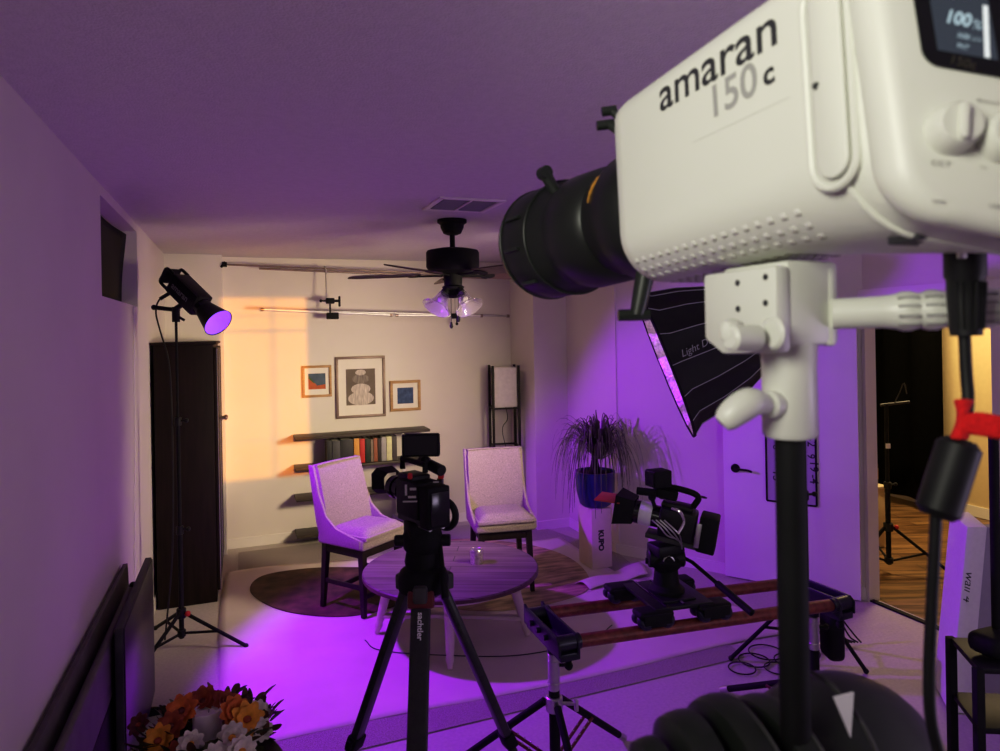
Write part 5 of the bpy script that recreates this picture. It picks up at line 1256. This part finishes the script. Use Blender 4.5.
# black utility rack, lower right
dR = 2.3
rk0 = P(978, 668, dR)
rack = thing('utility_rack', 'black metal rack with shelves standing in the lower right corner', 'rack', (rk0.x, rk0.y, 0))
uX = (RT * .97 - FW * .10).normalized(); uY = (FW * .95 + RT * .25).normalized()
zt0 = rk0.z
W2, D2 = .50, .24
for a, b in ((0, 0), (W2, 0), (0, D2), (W2, D2)):
    h_ = zt0 if not (a == 0 and b == D2) else zt0
    MB().box(uX * a + uY * b + V((0, 0, (h_ + .01) / 2)), (.028, .028, h_ - .01), rot=(0, 0, -YAW), bev=.003).build('post', 'blackm', rack, **k)
for z in (zt0 - .02, zt0 - .22, zt0 - .44, .14):
    c_ = uX * W2 / 2 + uY * D2 / 2 + V((0, 0, z)); sh2 = MB()
    sh2.prism([V((0, 0, z)), uX * W2 + V((0, 0, z)), uX * W2 + uY * D2 + V((0, 0, z)), uY * D2 + V((0, 0, z))], (0, 0, .02), bev=.003)
    sh2.build('shelf_board', 'black', rack, **k)
kb_ = P(997, 640, dR + .12); kt_ = P(997, 420, dR + .12)
pst = thing('light_stand', 'black pole rising behind the rack at the right edge of the doorway', 'light stand', (kb_.x, kb_.y, zt0 + .001))
MB().cyl((0, 0, 0), (0, 0, kt_.z - zt0), .016, seg=16).build('pole', 'blackm', pst, **k)
MB().box((-.03, -.02, .045), (.17, .11, .07), bev=.025, seg=3).build('clamp_base', 'blackm', pst, **k)

# ================================================================== LIGHTS
def light(name, kind, loc, energy, col, **kw):
    ld = bpy.data.lights.new(name, kind); ld.energy = energy; ld.color = col
    for a_, b_ in kw.items():
        if a_ != 'aim': setattr(ld, a_, b_)
    o = bpy.data.objects.new(name, ld); COL.objects.link(o); o.location = loc
    if 'aim' in kw: o.rotation_euler = V(kw['aim']).to_track_quat('-Z', 'Y').to_euler()
    return o
Mc = L_(cob)
light('violet_lamp', 'SPOT', Mc @ V((.31, 0, 0)), 310, (.33, .005, 1.0), aim=(.72, -.22, -.66), spot_size=R(106), spot_blend=.30, shadow_soft_size=.05)
light('softbox_lamp', 'AREA', apex + axs * (SL * .97), 22, (1.0, .80, .50), aim=(V((.25, 6.3, 1.0)) - rimc), shape='DISK', size=.6, spread=R(84))
# window pattern thrown by the spot lens
gl = light('window_pattern', 'SPOT', lo + lax * (LL + .012), 1150, (1.0, .30, .01), spot_size=R(40), spot_blend=.1, shadow_soft_size=.0)
g_tl, g_tr, g_br, g_bl = onY(222, 297, YB), onY(308, 299, YB), onY(308, 478, YB), onY(222, 478, YB)
gc = (g_tl + g_br) / 2; gd = (gc - gl.location).normalized()
gl.rotation_euler = gd.to_track_quat('-Z', 'Y').to_euler()
mi = gd.to_track_quat('-Z', 'Y').to_matrix().inverted()
def guv(p): q = mi @ (p - gl.location); return q.x / -q.z, q.y / -q.z
us = [guv(p) for p in (g_tl, g_tr, g_br, g_bl)]
u0, u1 = (us[0][0] + us[3][0]) / 2, (us[1][0] + us[2][0]) / 2; v1_, v0 = (us[0][1] + us[1][1]) / 2, (us[2][1] + us[3][1]) / 2
ld = gl.data; ld.use_nodes = True; nt = ld.node_tree
em = nt.nodes['Emission']; tc = nt.nodes.new('ShaderNodeTexCoord'); sp = nt.nodes.new('ShaderNodeSeparateXYZ'); nt.links.new(tc.outputs['Normal'], sp.inputs[0])
def mth(op, a, b=None, c=None):
    n = nt.nodes.new('ShaderNodeMath'); n.operation = op
    for i, x in enumerate((a, b, c)):
        if x is None: continue
        if isinstance(x, (int, float)): n.inputs[i].default_value = x
        else: nt.links.new(x, n.inputs[i])
    return n.outputs[0]
def sstep(x, lo_, hi_):
    n = nt.nodes.new('ShaderNodeMapRange'); n.interpolation_type = 'SMOOTHSTEP'; nt.links.new(x, n.inputs['Value']); n.inputs['From Min'].default_value = lo_; n.inputs['From Max'].default_value = hi_; return n.outputs['Result']
az_ = mth('ABSOLUTE', sp.outputs['Z']); uu = mth('DIVIDE', sp.outputs['X'], az_); vv = mth('DIVIDE', sp.outputs['Y'], az_)
du, dv = (u1 - u0), (v1_ - v0); s_ = du * .05
def band(x, a, b, s): return mth('MULTIPLY', sstep(x, a - s, a + s), mth('SUBTRACT', 1, sstep(x, b - s, b + s)))
m_ = mth('MULTIPLY', band(uu, u0 - du * .02, u1, s_), band(vv, v0, v1_, s_))
bar = mth('SUBTRACT', 1, mth('MULTIPLY', band(uu, u0 + du * .56, u0 + du * .62, s_ * 1.2), .55))
bar2 = mth('SUBTRACT', 1, mth('MULTIPLY', band(vv, v1_ - dv * .20, v1_ - dv * .175, s_ * .5), .45))
bar3 = mth('SUBTRACT', 1, mth('MULTIPLY', band(vv, v1_ - dv * .11, v1_ - dv * .095, s_ * .5), .30))
bar4 = mth('SUBTRACT', 1, mth('MULTIPLY', band(vv, v0 + dv * .20, v0 + dv * .215, s_ * .5), .25))
tot = mth('MULTIPLY', mth('MULTIPLY', m_, bar), mth('MULTIPLY', mth('MULTIPLY', bar2, bar3), bar4))
nt.links.new(tot, em.inputs['Strength'])
# next room light, then added fill lights
light('next_room_lamp', 'AREA', (5.6, 4.3, CEIL - .04), 58, (1.0, .74, .36), aim=(0, 0, -1), shape='SQUARE', size=.6)
light('camera_side_fill', 'SPOT', (-.46, .02, 2.16), 30, (1.0, 1.0, .84), aim=(.78, .50, -.10), spot_size=R(72), spot_blend=.8, shadow_soft_size=.18)  # unseen spot added to brighten the side of the white studio light
light('room_fill', 'AREA', (2.6, -.9, 1.2), 20, (.84, .70, 1.0), aim=(-.35, .5, .75), shape='SQUARE', size=.8)  # unseen pale fill added to lift the left wall and ceiling
light('warm_wall_fill', 'AREA', (1.9, 4.6, CEIL - .05), 1.5, (1.0, .80, .58), aim=(-.25, .8, -.35), shape='SQUARE', size=.5, spread=R(130))  # weak fill added under the ceiling to warm the back wall
wld = bpy.data.worlds.new('world'); scene.world = wld; wld.use_nodes = True
wld.node_tree.nodes['Background'].inputs[0].default_value = (.10, .07, .12, 1); wld.node_tree.nodes['Background'].inputs[1].default_value = .1
